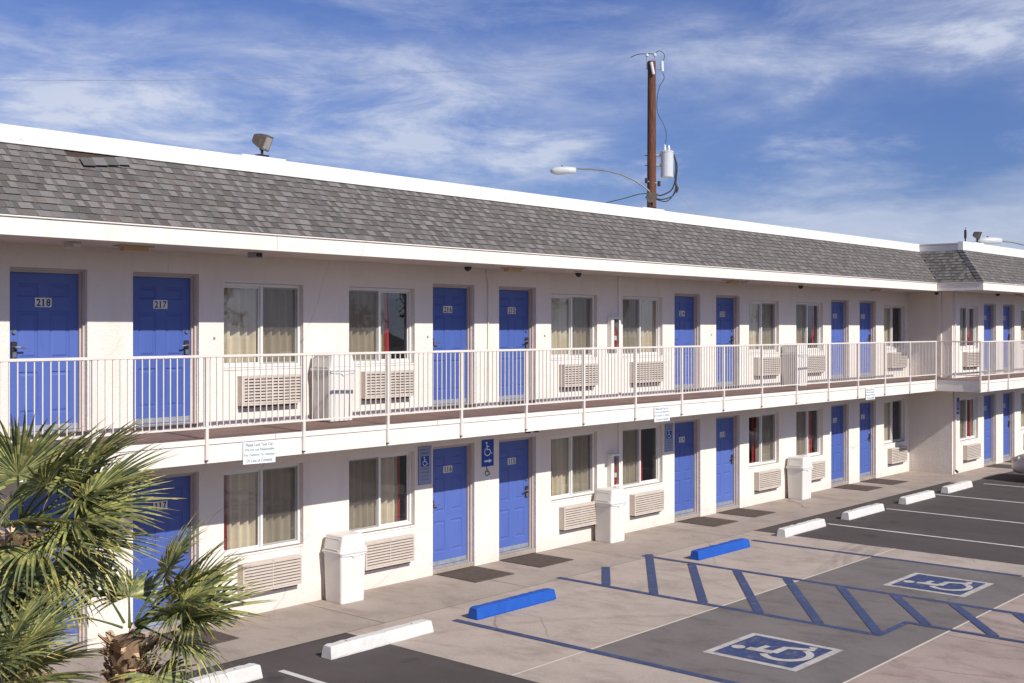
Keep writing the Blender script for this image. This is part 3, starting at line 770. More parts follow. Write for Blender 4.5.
# ------------------------------------------------------------------ trash bins
def bin_unit():
    r = bpy.data.objects.new('trash_bin', None); COL.objects.link(r)
    m = M['binwhite']
    def rr(hx, hy, z, c=.03, n=3):
        pts = []
        for sx, sy, a0 in ((1, 1, 0), (-1, 1, 90), (-1, -1, 180), (1, -1, 270)):
            for k in range(n + 1):
                a = R(a0 + 90 * k / n); pts.append((sx * (hx - c) + c * math.cos(a), sy * (hy - c) + c * math.sin(a), z))
        return pts
    b = MB(); b.loft([rr(.185, .205, 0), rr(.188, .208, .02), rr(.205, .225, .78)], m); b.build('body', r)
    h = MB(); h.loft([rr(.225, .245, .775), rr(.228, .248, .80), rr(.222, .242, .812)], m)
    h.loft([rr(.212, .236, .812), rr(.200, .190, 1.045), rr(.188, .172, 1.062), rr(.15, .13, 1.07)], m); h.build('lid', r)
    f = MB()
    for sg in (-1, 1):
        f.face([(-.15, sg * .2375, .845), (.15, sg * .2375, .845), (.14, sg * .203, .995), (-.14, sg * .203, .995)][::sg], m)
        f.box(-.155, .155, sg * .235 - .006, sg * .235 + .008, .832, .846, m)
        f.box(-.145, .145, sg * .196 - .006, sg * .196 + .010, .995, 1.01, m)
    for sg in (-1, 1):
        f.box(sg * .21 - .006, sg * .21 + .006, -.15, .15, .845, .858, m)
    f.build('flap', r)
    g = MB(); n = 40
    top, bot = [], []
    def per(t, hx, hy):
        c = math.cos(t); s = math.sin(t); k = 1 / max(abs(c) / hx, abs(s) / hy); return (c * k, s * k)
    for i in range(n):
        t = 2 * math.pi * i / n; x, y = per(t, .213, .233); top.append((x, y, .776)); x, y = per(t, .217, .237)
        bot.append((x, y, .70 + .05 * abs(math.sin(2 * t)) ** .5 * (1 if (i // 5) % 2 else .7) + .006 * math.sin(9 * t)))
    g.loft([bot, top], M['bag'], False); g.build('bag', r, smooth=True)
    return r
b0 = bin_unit()
bins = [(11.88, 13.89, 0, 'white plastic trash bin on the walkway between the two windows left of door 116'), (18.63, 13.90, 0, 'white plastic trash bin on the walkway below the extinguisher cabinet'),
        (26.37, 13.92, 0, 'white plastic trash bin on the walkway between doors 113 and 112'), (11.66, 13.90, DZ1, 'white plastic trash bin on the balcony between the windows of rooms 217 and 216'),
        (26.15, 13.92, DZ1, 'white plastic trash bin on the balcony between doors 213 and 212')]
for i, (x, y, z, lb) in enumerate(bins):
    o = b0 if i == 0 else copy_tree(b0); o.location = (x - .03, y, z + .006); o.rotation_euler = (0, 0, R(90 + (i * 37 % 7 - 3) * .8)); o.scale = (1.06, 1.08, .965); tag(o, lb, 'trash bin', 'white trash bins')

# ------------------------------------------------------------------ doormats
mats = [(8.5, WA, 'dark rubber mat on the walkway in front of door 117'), (14.07, WA, 'dark rubber mat on the walkway in front of door 116'), (15.68, WA, 'dark rubber mat on the walkway in front of door 115'),
        (21.36, WA, 'dark rubber mat on the walkway in front of door 114'), (22.98, WA, 'dark rubber mat on the walkway in front of door 113'), (28.62, WA, 'dark rubber mat on the walkway in front of door 112'),
        (30.22, WA, 'dark rubber mat on the walkway in front of door 111'), (36.05, WB, 'dark rubber mat on the walkway in front of door 110'), (37.66, WB, 'dark rubber mat on the walkway in front of door 109')]
dm = MB(); dm.box(-.47, .47, -.46, .46, 0, .012, M['mat'], .004)
for k in range(46):
    yy = -.44 + k * .0195; dm.box(-.45, .45, yy, yy + .008, .012, .0145, M['mat'])
dm = dm.build('doormat')
for i, (x, y, lb) in enumerate(mats):
    o = dm if i == 0 else dm.copy()
    if i: COL.objects.link(o)
    o.location = (x + .49, y - .50, .0045); o.rotation_euler = (0, 0, R(random.uniform(-1.5, 1.5))); tag(o, lb, 'doormat', 'dark doormats')

# ------------------------------------------------------------------ signs
def isa(mb, o, ax, ay, s, mat, w=.085, lift=(0, 0, 0)):
    """wheelchair figure in a unit square scaled by s"""
    o = Vector(o); ax = Vector(ax) * s; ay = Vector(ay) * s; li = Vector(lift)
    mb.disc((.35, .92), .085, o, ax, ay, mat)
    mb.stroke([(.37, .80), (.40, .47)], w * 1.15, o, ax, ay, mat, li)
    mb.stroke([(.40, .68), (.62, .66)], w * .75, o, ax, ay, mat, li * 2)
    mb.stroke([(.38, .46), (.68, .45), (.80, .16), (.92, .21)], w, o, ax, ay, mat, li * 3)
    arc = [(.44 + .29 * math.cos(R(a)), .31 + .27 * math.sin(R(a))) for a in range(125, 350, 15)]
    mb.stroke(arc, w * .85, o, ax, ay, mat, li * 4)
def lock_sign(x0, x1, z0, z1, y, label, tilt):
    r = thing('notice_sign', ((x0 + x1) / 2, y, z0), label, 'sign', 'white notices on the balcony edge'); r.rotation_euler = (0, R(tilt), 0)
    W_ = x1 - x0; H_ = z1 - z0; p = MB(); p.box(-W_ / 2, W_ / 2, -.004, .002, 0, H_, M['signwhite'], .001); p.build('sign_panel', r)
    t = MB(); rows = ['Please Lock Your Car.', 'We are not Responsible', 'For Damage To Vehicles', 'Or Loss of Contents']
    for i, s in enumerate(rows):
        wd = W_ * (.86, .92, .94, .80)[i]; t.text(s, (-wd / 2, -.0052, H_ * (.78 - .235 * i)), (1, 0, 0), (0, 0, 1), wd, H_ * .155, M['signtext'], .02); t.build('text_line', r); t = MB()
ys = FA - .018
lock_sign(9.28, 9.80, 2.365, 2.66, ys, 'white "Please Lock Your Car" notice above the window right of door 117', 1)
lock_sign(18.68, 19.2, 2.37, 2.66, ys, 'white notice "Please Lock Your Car" on the balcony edge above the lower extinguisher cabinet', 0)
lock_sign(27.85, 28.37, 2.38, 2.67, ys, 'white notice "Please Lock Your Car" on the balcony edge near door 112', 0)
def reserved_sign(x0, x1, z0, z1, y, label):
    r = thing('parking_sign', ((x0 + x1) / 2, y, z0), label, 'sign', 'reserved parking signs by the doors'); W_ = x1 - x0; H_ = z1 - z0
    p = MB(); p.box(-W_ / 2, W_ / 2, -.006, 0, 0, H_, M['signink'], .002); p.box(-W_ / 2 + .008, W_ / 2 - .008, -.0075, -.006, .008, H_ - .008, M['signgrey']); p.build('sign_panel', r)
    t = MB(); t.text('RESERVED', (-W_ * .38, -.0085, H_ * .885), (1, 0, 0), (0, 0, 1), W_ * .76, H_ * .05, M['signink'], .02); t.build('heading', r); t = MB()
    t.text('PARKING', (-W_ * .34, -.0085, H_ * .785), (1, 0, 0), (0, 0, 1), W_ * .68, H_ * .065, M['signink'], .03); t.build('heading', r)
    for i, s in enumerate(('MINIMUM', 'FINE', 'TOW-AWAY', 'ZONE')):
        t = MB(); t.text(s, (-W_ * .3, -.0085, H_ * (.385 - i * .092)), (1, 0, 0), (0, 0, 1), W_ * .6, H_ * .045, M['signink']); t.build('text_line', r)
    q = MB(); q.box(-W_ * .3, W_ * .3, -.0095, -.0077, H_ * .47, H_ * .74, M['signblue']); isa(q, (-W_ * .24, -.0102, H_ * .485), (1, 0, 0), (0, 0, 1), W_ * .5, M['signwhite'], .08, (0, -.0002, 0)); q.build('wheelchair_emblem', r)
reserved_sign(13.69, 14.0, 1.55, 2.19, WA - .005, 'grey and blue reserved parking sign on the wall left of door 116')
reserved_sign(20.92, 21.24, 1.54, 2.13, WA - .005, 'grey and blue reserved parking sign on the wall left of door 114')
def arrow_sign(x0, x1, z0, z1, y, label, arrow=True):
    r = thing('accessibility_sign', ((x0 + x1) / 2, y, z0), label, 'sign'); W_ = x1 - x0; H_ = z1 - z0
    p = MB(); p.box(-W_ / 2, W_ / 2, -.006, 0, 0, H_, M['signblue'], .002); p.build('sign_panel', r)
    q = MB(); isa(q, (-W_ * .40, -.0072, H_ * .38), (1, 0, 0), (0, 0, 1), W_ * .82, M['signwhite'], .08, (0, -.0003, 0)); q.build('wheelchair_emblem', r)
    if arrow:
        a = MB(); a.stroke([(-W_ * .3, H_ * .2), (W_ * .12, H_ * .2)], .03, (0, -.0072, 0), (1, 0, 0), (0, 0, 1), M['signwhite'])
        a.face([(W_ * .08, -.0075, H_ * .28), (W_ * .08, -.0075, H_ * .12), (W_ * .34, -.0075, H_ * .2)], M['signwhite']); a.build('arrow', r)
arrow_sign(15.24, 15.55, 1.72, 2.19, WA - .005, 'blue wheelchair sign with a white right arrow on the pier between doors 116 and 115')
arrow_sign(33.80, 34.02, 1.70, 2.17, WB - .005, 'blue wheelchair sign on the corner of the stepped-out wing')
r = thing('room_decal', (15.38, WA - .003, 1.47), 'small black wheelchair decal with a white tag on the pier below the blue arrow sign', 'decal')
q = MB(); isa(q, (-.07, -.001, .08), (1, 0, 0), (0, 0, 1), .17, M['black'], .10, (0, -.0003, 0)); q.build('wheelchair_emblem', r)
q = MB(); q.box(-.05, .06, -.003, 0, -.02, .06, M['signwhite']); q.text('VAN', (-.03, -.0036, .01), (1, 0, 0), (0, 0, 1), .07, .022, M['signtext']); q.build('tag', r)

# fire extinguisher cabinets
def cabinet():
    r = bpy.data.objects.new('extinguisher_cabinet', None); COL.objects.link(r)
    c = MB(); m = M['white']
    c.box(0, .31, -.11, -.002, 0, .03, m); c.box(0, .31, -.11, -.002, .60, .63, m); c.box(0, .09, -.11, -.002, .03, .60, m); c.box(.26, .31, -.11, -.002, .03, .60, m)
    c.box(.091, .259, -.012, -.003, .031, .599, M['acdark']); c.box(-.01, .32, -.125, -.001, .631, .645, m); c.build('cabinet_box', r)
    d = MB(); d.face([(.09, -.106, .03), (.26, -.106, .03), (.26, -.106, .6), (.09, -.106, .6)], M['glass']); d.build('glass_door', r)
    e = MB(); e.lathe([(.001, .035), (.042, .04), (.046, .07), (.046, .30), (.034, .35), (.014, .38), (.014, .42), (.001, .43)], (.165, -.06, 0), M['extred'], 16)
    e.lathe([(.0465, .18), (.0465, .27)], (.165, -.06, 0), M['signwhite'], 16)
    e.tube([(.165, -.06, .41), (.20, -.07, .44), (.12, -.07, .46)], .012, M['lock'], 6); e.build('extinguisher', r)
    return r
c0 = cabinet(); c0.location = (18.90, WA, 1.01); tag(c0, 'white glazed cabinet with a red extinguisher on the ground-floor wall above the trash bin', 'extinguisher cabinet', 'fire extinguisher cabinets')
c1 = copy_tree(c0); c1.location = (18.90, WA, 3.74); c1['label'] = 'white glazed cabinet with a red extinguisher on the upper-floor wall behind the railing'

# ceiling fixtures under the eave
mb = MB(); mb.lathe([(.06, 0), (.062, -.03), (.055, -.06), (.035, -.09), (.001, -.10)], (0, 0, 0), M['dome'], 16); mb.lathe([(.075, 0), (.075, -.022)], (0, 0, 0), M['white'], 16)
cam0 = mb.build('dome_camera'); COL.objects.unlink(cam0)
for (x, y, z, lb) in ((14.16, 13.5, EZ0, 'dark dome camera under the eave in front of door 216'), (17.1, 13.5, EZ0, 'dark dome camera under the eave between door 215 and its window'), (25.6, 13.5, EZ0, 'dark dome camera under the eave between doors 213 and 212'),
                      (32.85, 13.13, EZ0, 'dark dome camera under the eave at the inner corner'), (35.3, 12.3, EZ0, 'dark dome camera under the eave of the stepped-out wing')):
    o = cam0.copy(); COL.objects.link(o); o.location = (x, y, z); tag(o, lb, 'camera', 'dome cameras under the eave')
mb = MB()
mb.prism([(-.07, 0), (.07, 0), (.05, -.07), (-.05, -.07)], -.17, .17, M['fixture']); mb.box(-.24, .24, -.09, .09, -.018, -.0005, M['fixture'], .004)
fx0 = mb.build('ceiling_light'); COL.objects.unlink(fx0)
for (x, y, lb) in ((8.05, 13.5, 'amber ceiling light under the eave near door 217'), (15.28, 13.5, 'amber ceiling light under the eave between doors 216 and 215'), (22.5, 13.5, 'amber ceiling light under the eave between doors 214 and 213'),
                   (29.7, 13.5, 'amber ceiling light under the eave between doors 212 and 211'), (37.1, 12.3, 'amber ceiling light under the eave between doors 210 and 209')):
    o = fx0.copy(); COL.objects.link(o); o.location = (x, y, EZ0 + .004); tag(o, lb, 'ceiling light', 'amber ceiling lights')
for (x, mt, lb) in ((7.2, 'white', 'small white sensor box under the eave above door 218'), (9.87, 'wiregrey', 'small grey sensor box under the eave right of door 217'), (22.95, 'white', 'small white sensor box under the eave beside the light of door 213')):
    q = MB(); q.box(-.09, .09, -.05, .06, -.075, 0, M['soffit' if mt == 'white' else mt], .006); q.box(-.02, .075, -.058, -.049, -.06, -.012, M[mt if mt == 'white' else 'lock'], .003)
    o = q.build('sensor_box'); o.location = (x, 13.45, EZ0 + .004); tag(o, lb, 'sensor box')
r = thing('twin_spotlight', (15.75, 13.5, DZ0), 'black twin spotlight under the balcony above door 115', 'spotlight')
q = MB(); q.box(-.16, .16, -.04, .04, -.03, 0, M['lock'], .005)
q.build('base', r)
for sg in (-1, 1):
    q = MB(); q.lathe([(.001, .0), (.035, -.01), (.055, -.07), (.001, -.075)], (sg * .11, -.03, -.025), M['lock'], 12); q.build('lamp', r)

# floodlights on the parapet -----------------------------------------------------
def flood(x, y, z, label, rz, tilt):
    r = thing('floodlight', (x, y, z), label, 'floodlight', 'floodlights on the roof edge')
    q = MB(); q.box(-.38, .38, -.06, .06, 0, .025, M['parapet'], .004); q.box(-.09, .09, -.05, .05, .025, .055, M['lock'], .004); q.build('mounting_board', r)
    q = MB(); q.tube([(0, 0, .055), (0, 0, .14)], .02, M['lock'], 8); q.box(-.035, .035, -.02, .02, .12, .165, M['lock'], .004); q.build('bracket', r)
    h = MB()
    rings = [[(-.12, .12, -.085), (.12, .12, -.085), (.12, .12, .085), (-.12, .12, .085)], [(-.16, -.02, -.13), (.16, -.02, -.13), (.16, -.02, .13), (-.16, -.02, .13)],
             [(-.165, -.10, -.135), (.165, -.10, -.135), (.165, -.10, .135), (-.165, -.10, .135)]]
    h.loft(rings, M['flood']); h.box(-.175, .175, -.115, -.1005, -.145, .145, M['flood'], .004)
    for k in range(5): h.box(-.10 + k * .045, -.09 + k * .045, .121, .15, -.07, .07, M['flood'])
    o = h.build('lamp_housing', r); o.scale = (.78, .78, .78); o.location = (0, 0, .25); o.rotation_euler = (R(tilt), 0, R(rz))
    g = MB(); g.box(-.14, .14, -.1175, -.1155, -.11, .11, M['floodface']); gl = g.build('lens', o)
flood(10.30, YT + .045, PZ, 'bronze floodlight on a white board on the roof edge above door 217', 32, 22)
flood(19.98, YT + .045, PZ, 'bronze floodlight on the roof edge in front of the utility pole', 38, 26)
flood(34.55, YTB + .045, PZ + .03, 'bronze floodlight on the roof edge of the stepped-out wing', 25, 20)
q = MB(); q.tube([(0, 0, 0), (0, 0, .12)], .02, M['lock'], 8); q.box(-.025, .025, -.03, .03, .10, .34, M['lock'], .006); q.tube([(0, 0, .3), (.02, 0, .42)], .008, M['lock'], 6)
o = q.build('roof_antenna'); o.location = (33.62, YTB + .04, PZ + .03); tag(o, 'small black antenna on the roof corner left of the right-hand floodlight', 'antenna')

# ------------------------------------------------------------------ ground
def sheet(name, x0, x1, y0, y1, z, mat, kind='structure', holes=None):
    q = MB(); q.face([(x0, y0, z), (x1, y0, z), (x1, y1, z), (x0, y1, z)], M[mat]); o = q.build(name); o['kind'] = kind; return o
g = sheet('ground', -600, 600, -600, 600, 0, 'asphalt')
sheet('sidewalk', XL - 4, XC - .001, 12.40, WA - .001, .004, 'walk')
sheet('sidewalk', XC, XR + 6, 11.95, WB - .001, .004, 'walk'); sheet('sidewalk', XC - 1.7, XC - .002, 11.95, 12.398, .004, 'walk')
q = MB(); q.face([(10.6, 9.38, .004), (21.5, 9.38, .004), (21.5, 12.398, .004), (10.6, 12.398, .004)], M['pad'])
q.face([(10.6, 6.27, .004), (21.5, 6.27, .004), (21.5, 9.379, .004), (10.6, 9.379, .004)], M['pad'])
q.face([(10.6, -1, .004), (21.5, -1, .004), (21.5, 6.269, .004), (10.6, 6.269, .004)], M['padlow'])
q.build('concrete_pad')['kind'] = 'structure'
sheet('painted_ground', 12.13, 20.47, 6.29, 9.36, .0065, 'darkpad')
q = MB()
q.face([(10.6, 9.365, .0085), (21.5, 9.365, .0085), (21.5, 9.395, .0085), (10.6, 9.395, .0085)], M['joint'])
q.face([(10.6, 6.255, .0085), (21.5, 6.255, .0085), (21.5, 6.285, .0085), (10.6, 6.285, .0085)], M['joint'])
q.build('expansion_joint')['kind'] = 'structure'
q = MB()
for x in [2.0 + 1.55 * 2 * k for k in range(10)]: q.face([(x, 12.41, .0062), (x + .012, 12.41, .0062), (x + .012, WA - .01, .0062), (x, WA - .01, .0062)], M['jointdark'])
q.face([(XL, 12.396, .0063), (XF, 12.396, .0063), (XF, 12.404, .0063), (XL, 12.404, .0063)], M['jointdark'])
for x in (15.9, ): q.face([(x, 1, .0062), (x + .010, 1, .0062), (x + .010, 6.25, .0062), (x, 6.25, .0062)], M['jointdark'])
for y in (3.4,): q.face([(10.6, y, .0066), (21.5, y, .0066), (21.5, y + .01, .0066), (10.6, y + .01, .0066)], M['jointdark'])
q.build('paving_joint')['kind'] = 'structure'
def gline(mb, a, b, w, z, mat):
    a = Vector(a); b = Vector(b); d = (b - a).normalized(); n = Vector((-d.y, d.x)) * w / 2
    mb.face([(*(a - n), z), (*(b - n), z), (*(b + n), z), (*(a + n), z)], M[mat])
q = MB(); z = .0105
gline(q, (12.08, 11.78), (12.08, 5.6), .12, z, 'bluepaint')
gline(q, (20.5, 11.85), (20.5, 6.75), .12, z, 'bluepaint')
gline(q, (15.28, 12.5), (15.28, 6.86), .12, z, 'bluepaint')
gline(q, (15.26, 6.90), (16.2, 6.90), .10, z + .001, 'bluepaint')
gline(q, (16.2, 6.94), (16.2, 2.2), .10, z + .002, 'bluepaint')
gline(q, (17.78, 12.55), (17.78, 2.6), .12, z, 'bluepaint')
zz = z + .003
for a, b in (((16.5, 12.42), (15.33, 11.53)), ((17.95, 12.52), (15.33, 10.6)), ((17.73, 11.46), (15.33, 9.7)), ((17.73, 10.55), (15.33, 8.75)), ((17.73, 9.6), (15.33, 7.8)), ((17.73, 8.65), (15.33, 6.92)),
             ((17.73, 7.75), (16.25, 6.63)), ((17.73, 6.83), (16.25, 5.7)), ((17.73, 5.9), (16.25, 4.8)), ((17.73, 5.0), (16.25, 3.9))):
    gline(q, a, b, .14, zz, 'bluepaint')
q.build('blue_marking')['kind'] = 'structure'
q = MB()
for x, y0 in ((8.9, 11.62), (23.3, 11.66), (26.15, 11.62), (29.2, 11.72), (32.1, 11.55), (35.0, 11.5), (37.85, 11.5), (40.7, 11.5)):
    gline(q, (x, y0), (x - .06 if x > 10 else x, 6.6), .09, .006, 'linewhite')
q.build('white_marking')['kind'] = 'structure'
for (x0, x1, y0, y1) in ((12.98, 14.26, 6.91, 8.23), (18.30, 19.60, 6.88, 8.2)):
    q = MB(); z = .0105; b = .10
    q.face([(x0, y0, z), (x1, y0, z), (x1, y1, z), (x0, y1, z)], M['isawhite'])
    q.face([(x0 + b, y0 + b, z + .003), (x1 - b, y0 + b, z + .003), (x1 - b, y1 - b, z + .003), (x0 + b, y1 - b, z + .003)], M['isablue'])
    isa(q, (x0 + .14, y0 + .12, z + .006), (1, 0, 0), (0, 1, 0), 1.06, M['isawhite'], .11, (0, 0, .0006))
    q.build('wheelchair_marking')['kind'] = 'structure'

# wheel stops -------------------------------------------------------------------
def wheel_stop(x0, x1, y, mat, label, seed):
    rnd = random.Random(seed); Ln = x1 - x0; n = 24; rings = []
    for i in range(n + 1):
        t = i / n; x = -Ln / 2 + Ln * t
        prof = [(-.10, 0), (-.102, .02), (-.076, .150), (-.064, .162), (.064, .162), (.076, .150), (.102, .02), (.10, 0)]
        k = 1 - .06 * (1 if i in (0, n) else 0); sl_ = 0
        ring = []
        for (a, b) in prof:
            ch = rnd.uniform(-.003, .003) if b > 0 else 0
            if b > .12 and rnd.random() < .06: ch -= .006
            ring.append((x + (.018 * (1 if i == 0 else -1) * b / .15 if i in (0, n) else 0), a * k + ch, b * k + (ch if b > .1 else 0)))
        rings.append(ring)
    q = MB(); q.loft(rings, M[mat])
    o = q.build('wheel_stop'); o.location = ((x0 + x1) / 2, y, .005); o.rotation_euler = (0, 0, R(rnd.uniform(-.6, .6)))
    for sx in (-.32, .32):
        p = MB(); p.tube([(Ln * sx, 0, .1615), (Ln * sx, 0, .166)], .012, M['rust'], 8); p.build('anchor_pin', o)
    return tag(o, label, 'wheel stop', 'wheel stops at the heads of the parking bays')
for i, (a, b, mt, lb) in enumerate([(6.72, 8.57, 'stopwhite', 'white concrete wheel stop partly behind the small palm at the left'), (9.60, 11.42, 'stopwhite', 'chipped white concrete wheel stop where the asphalt meets the concrete pad'),
        (12.28, 14.05, 'stopblue', 'blue painted wheel stop in front of door 116, the nearer blue one'), (18.07, 19.85, 'stopblue', 'blue painted wheel stop right of the striped aisle, the farther blue one'),
        (21.2, 22.98, 'stopwhite', 'white wheel stop at the right edge of the concrete pad'), (24.03, 25.85, 'stopwhite', 'white wheel stop in the second asphalt bay past the pad'),
        (27.05, 28.75, 'stopwhite', 'white wheel stop in the third asphalt bay past the pad'), (29.58, 31.25, 'stopwhite', 'white wheel stop farthest from the pad, nearest the parked car')]):
    wheel_stop(a, b, 11.62, mt, lb, i)

# ------------------------------------------------------------------ utility pole (behind the motel)
RV = Vector((.6626, -.7490, 0)); FV = Vector((.7490, .6626, 0)); PB = Vector((33.05, 22.95, 0)); S = 40 / 1184.7
def PP(du, v, d=0): # local offset in the pole's own frame: along the road axis / height
    return RV * (du * S) + FV * d + Vector((0, 0, 4.15 + (328 - v) * S))
pole = thing('utility_pole', PB, 'brown wooden utility pole rising behind the motel roof', 'utility pole')
q = MB(); q.tube([(0, 0, 0), (0, 0, 6), PP(0, 61)], [.19, .168, .135], M['wood'], 18); q.build('post', pole)
def ins(du, v0, v1, du1=None):
    q = MB(); du1 = du if du1 is None else du1
    q.tube([PP(du, v0), PP(du1, v1)], .02, M['wiregrey'], 6); return q
q = ins(-4.6, 69, 55.5); q.lathe([(.001, 0), (.06, .0), (.065, .05), (.03, .07), (.03, .10), (.001, .11)], tuple(PP(-4.6, 56)), M['porcelain'], 12); q.build('insulator', pole)
q = ins(3.0, 66, 54.5); q.lathe([(.001, 0), (.06, .0), (.065, .05), (.03, .07), (.03, .10), (.001, .11)], tuple(PP(3.0, 55.5)), M['porcelain'], 12); q.build('insulator', pole)
q = MB(); q.tube([PP(-1.0, 63, -.17), PP(1.2, 75, -.2)], .05, M['porcelain'], 10); q.build('fuse_cutout', pole)
q = MB(); q.tube([PP(10.2, 61), PP(10.6, 71)], .055, M['porcelain'], 10); q.tube([PP(4, 68.5), PP(10, 68.5)], .02, M['wiregrey'], 6); q.build('fuse_cutout', pole)
q = MB(); c = PP(15.4, 177)
q.lathe([(.001, 0), (.20, .0), (.215, .02), (.215, .83), (.228, .84), (.228, .87), (.19, .90), (.001, .92)], tuple(c), M['tank'], 24)
q.lathe([(.001, .9), (.05, .9), (.055, 1.0), (.04, 1.02), (.05, 1.08), (.001, 1.12)], tuple(c + RV * -.08), M['porcelain'], 10)
q.lathe([(.001, .9), (.04, .9), (.045, .98), (.02, 1.08), (.001, 1.10)], tuple(c + RV * .06), M['porcelain'], 10)
q.tube([PP(0, 155), PP(10, 155)], .05, M['wiregrey'], 6); q.tube([PP(0, 165), PP(10, 165)], .05, M['wiregrey'], 6)
q.build('transformer', pole, smooth=False)
q = MB()
def cab(pts, r=.016, mat='wire', n=5):
    P = [PP(*p) for p in pts]; out = []
    for i in range(len(P) - 1):
        p0 = P[max(i - 1, 0)]; p1 = P[i]; p2 = P[i + 1]; p3 = P[min(i + 2, len(P) - 1)]
        for k in range(6):
            t = k / 6; out.append(.5 * ((2 * p1) + (p2 - p0) * t + (2 * p0 - 5 * p1 + 4 * p2 - p3) * t * t + (3 * p1 - p0 - 3 * p2 + p3) * t ** 3))
    out.append(P[-1]); q.tube(out, r, M[mat], n)
cab([(-21, 57), (-14, 54), (-4.6, 53.4), (3, 53.6)], .014)
cab([(3, 53), (8, 50.5), (12.5, 54), (12, 60)], .012)
cab([(11, 72), (12.5, 78), (8, 86), (5.5, 98), (6, 112), (12, 124), (14.5, 133), (14, 143)], .012)
cab([(20, 153), (23.5, 160), (24, 175), (22, 185), (18, 191), (8, 195), (3, 192)], .024)
cab([(22, 153), (25.5, 165), (24.5, 180), (24, 190), (20, 196), (10, 199), (2, 197)], .022)
cab([(21, 153), (22, 170), (24, 185), (21, 195), (14, 201), (2, 198)], .018)
cab([(24, 183), (26, 188), (24.5, 192)], .04)
cab([(-3, 193), (-12, 193.5), (-28, 198), (-44, 202), (-60, 209)], .016)
q.build('cable', pole)
q = MB(); q.tube([PP(-5.5, 181, -.1), PP(8.5, 184, -.1)], .022, M['wiregrey'], 6)
for du, v in ((-5.5, 180), (7, 183)): q.tube([PP(du, v - 2, -.1), PP(du, v + 3, -.1)], .055, M['lock'], 8)
q.build('bracket', pole)
for v in (155, 165): q = MB(); q.tube([PP(-7, v), PP(0, v)], .015, M['lock'], 5); q.build('bolt', pole)
q = MB()  # guy wire to the right, with guard
q.tube([PP(24, 191), PP(60, 214, 2), PP(150, 262, 6)], .012, M['wiregrey'], 5); q.build('guy_wire', pole)

def cobra(root, pts, head, flip=1):
    q = MB(); q.tube(pts, [.028] * len(pts), M['lamparm'], 8); q.build('lamp_arm', root)
    h = MB(); c = Vector(head); d = (c - Vector(pts[-1])); d.z = 0; d.normalize(); s = Vector((-d.y, d.x, 0)); rings = []
    for t, wd, up, dn in ((-.42, .06, .06, -.06), (-.40, .11, .10, -.10), (-.15, .15, .13, -.12), (.1, .17, .13, -.15), (.3, .15, .11, -.14), (.42, .09, .05, -.09), (.45, .02, 0, -.03)):
        rings.append([tuple(c + d * t + s * (wd * math.cos(a)) + Vector((0, 0, (up if math.sin(a) > 0 else -dn) * math.sin(a)))) for a in [2 * math.pi * k / 12 for k in range(12)]])
    h.loft(rings, M['lamphead']); h.build('lamp_head', root, smooth=True)
    h = MB(); h.lathe([(.001, -.15), (.09, -.13), (.12, -.075), (.001, -.07)], tuple(c + d * .15), M['headlight'], 14); h.build('lens', root)
    h = MB(); h.tube([tuple(c + d * .05 + Vector((0, 0, .08))), tuple(c + d * .05 + Vector((0, 0, .16)))], .03, M['lock'], 8); h.build('photocell', root)
lampt = thing('street_lamp', PB + Vector((0, 0, 8.9)), 'grey cobra-head street lamp on a curved arm fixed to the utility pole', 'street lamp')
lo = Vector((0, 0, 8.9)); pts = []
for (du, v) in ((-3, 192), (-9, 187), (-18, 181), (-30, 175.5), (-45, 171.5), (-60, 169.8), (-75, 169.3)): pts.append(tuple(PP(du, v, -.3) - lo))
cobra(lampt, pts, PP(-88.5, 171, -.3) - lo)
# second lamp on its own steel pole, right of frame
P2 = Vector((42.1, 10.3, 0)); lamp2 = thing('street_lamp', P2, 'grey cobra-head street lamp whose arm comes in at the right edge above the roof', 'street lamp')
S2 = 40 / 1184.7
def Q2(u, v):
    return (FV * 40 + RV * ((u - 512) * S2) + Vector((0, 0, 4.15 + (328 - v) * S2)))
base = Vector((*(FV * 40 + RV * ((1085 - 512) * S2)).xy, 0)); lamp2.location = base
q = MB(); q.tube([(0, 0, 0), (0, 0, 6.2)], [.1, .06], M['lamphead'], 12); q.build('pole', lamp2)
pts = [tuple(Q2(u, v) - base) for u, v in ((1085, 262), (1070, 254), (1050, 249), (1030, 245.5), (1012, 241.3), (997, 240))]
cobra(lamp2, pts, Q2(989, 240.2) - base)
# thin overhead line across the sky
pl = MB(); A = PB + PP(-21, 57); Bp = A + Vector((-62, 24, -.8)); pts = []
for i in range(31):
    t = i / 30; p = A.lerp(Bp, t); p.z -= 2.9 * 4 * t * (1 - t); pts.append(tuple(p - A))
pl.tube(pts, .006, M['wiregrey'], 4); o = pl.build('power_line'); o.location = A; tag(o, 'thin overhead wire running left across the sky from the utility pole top', 'power line')

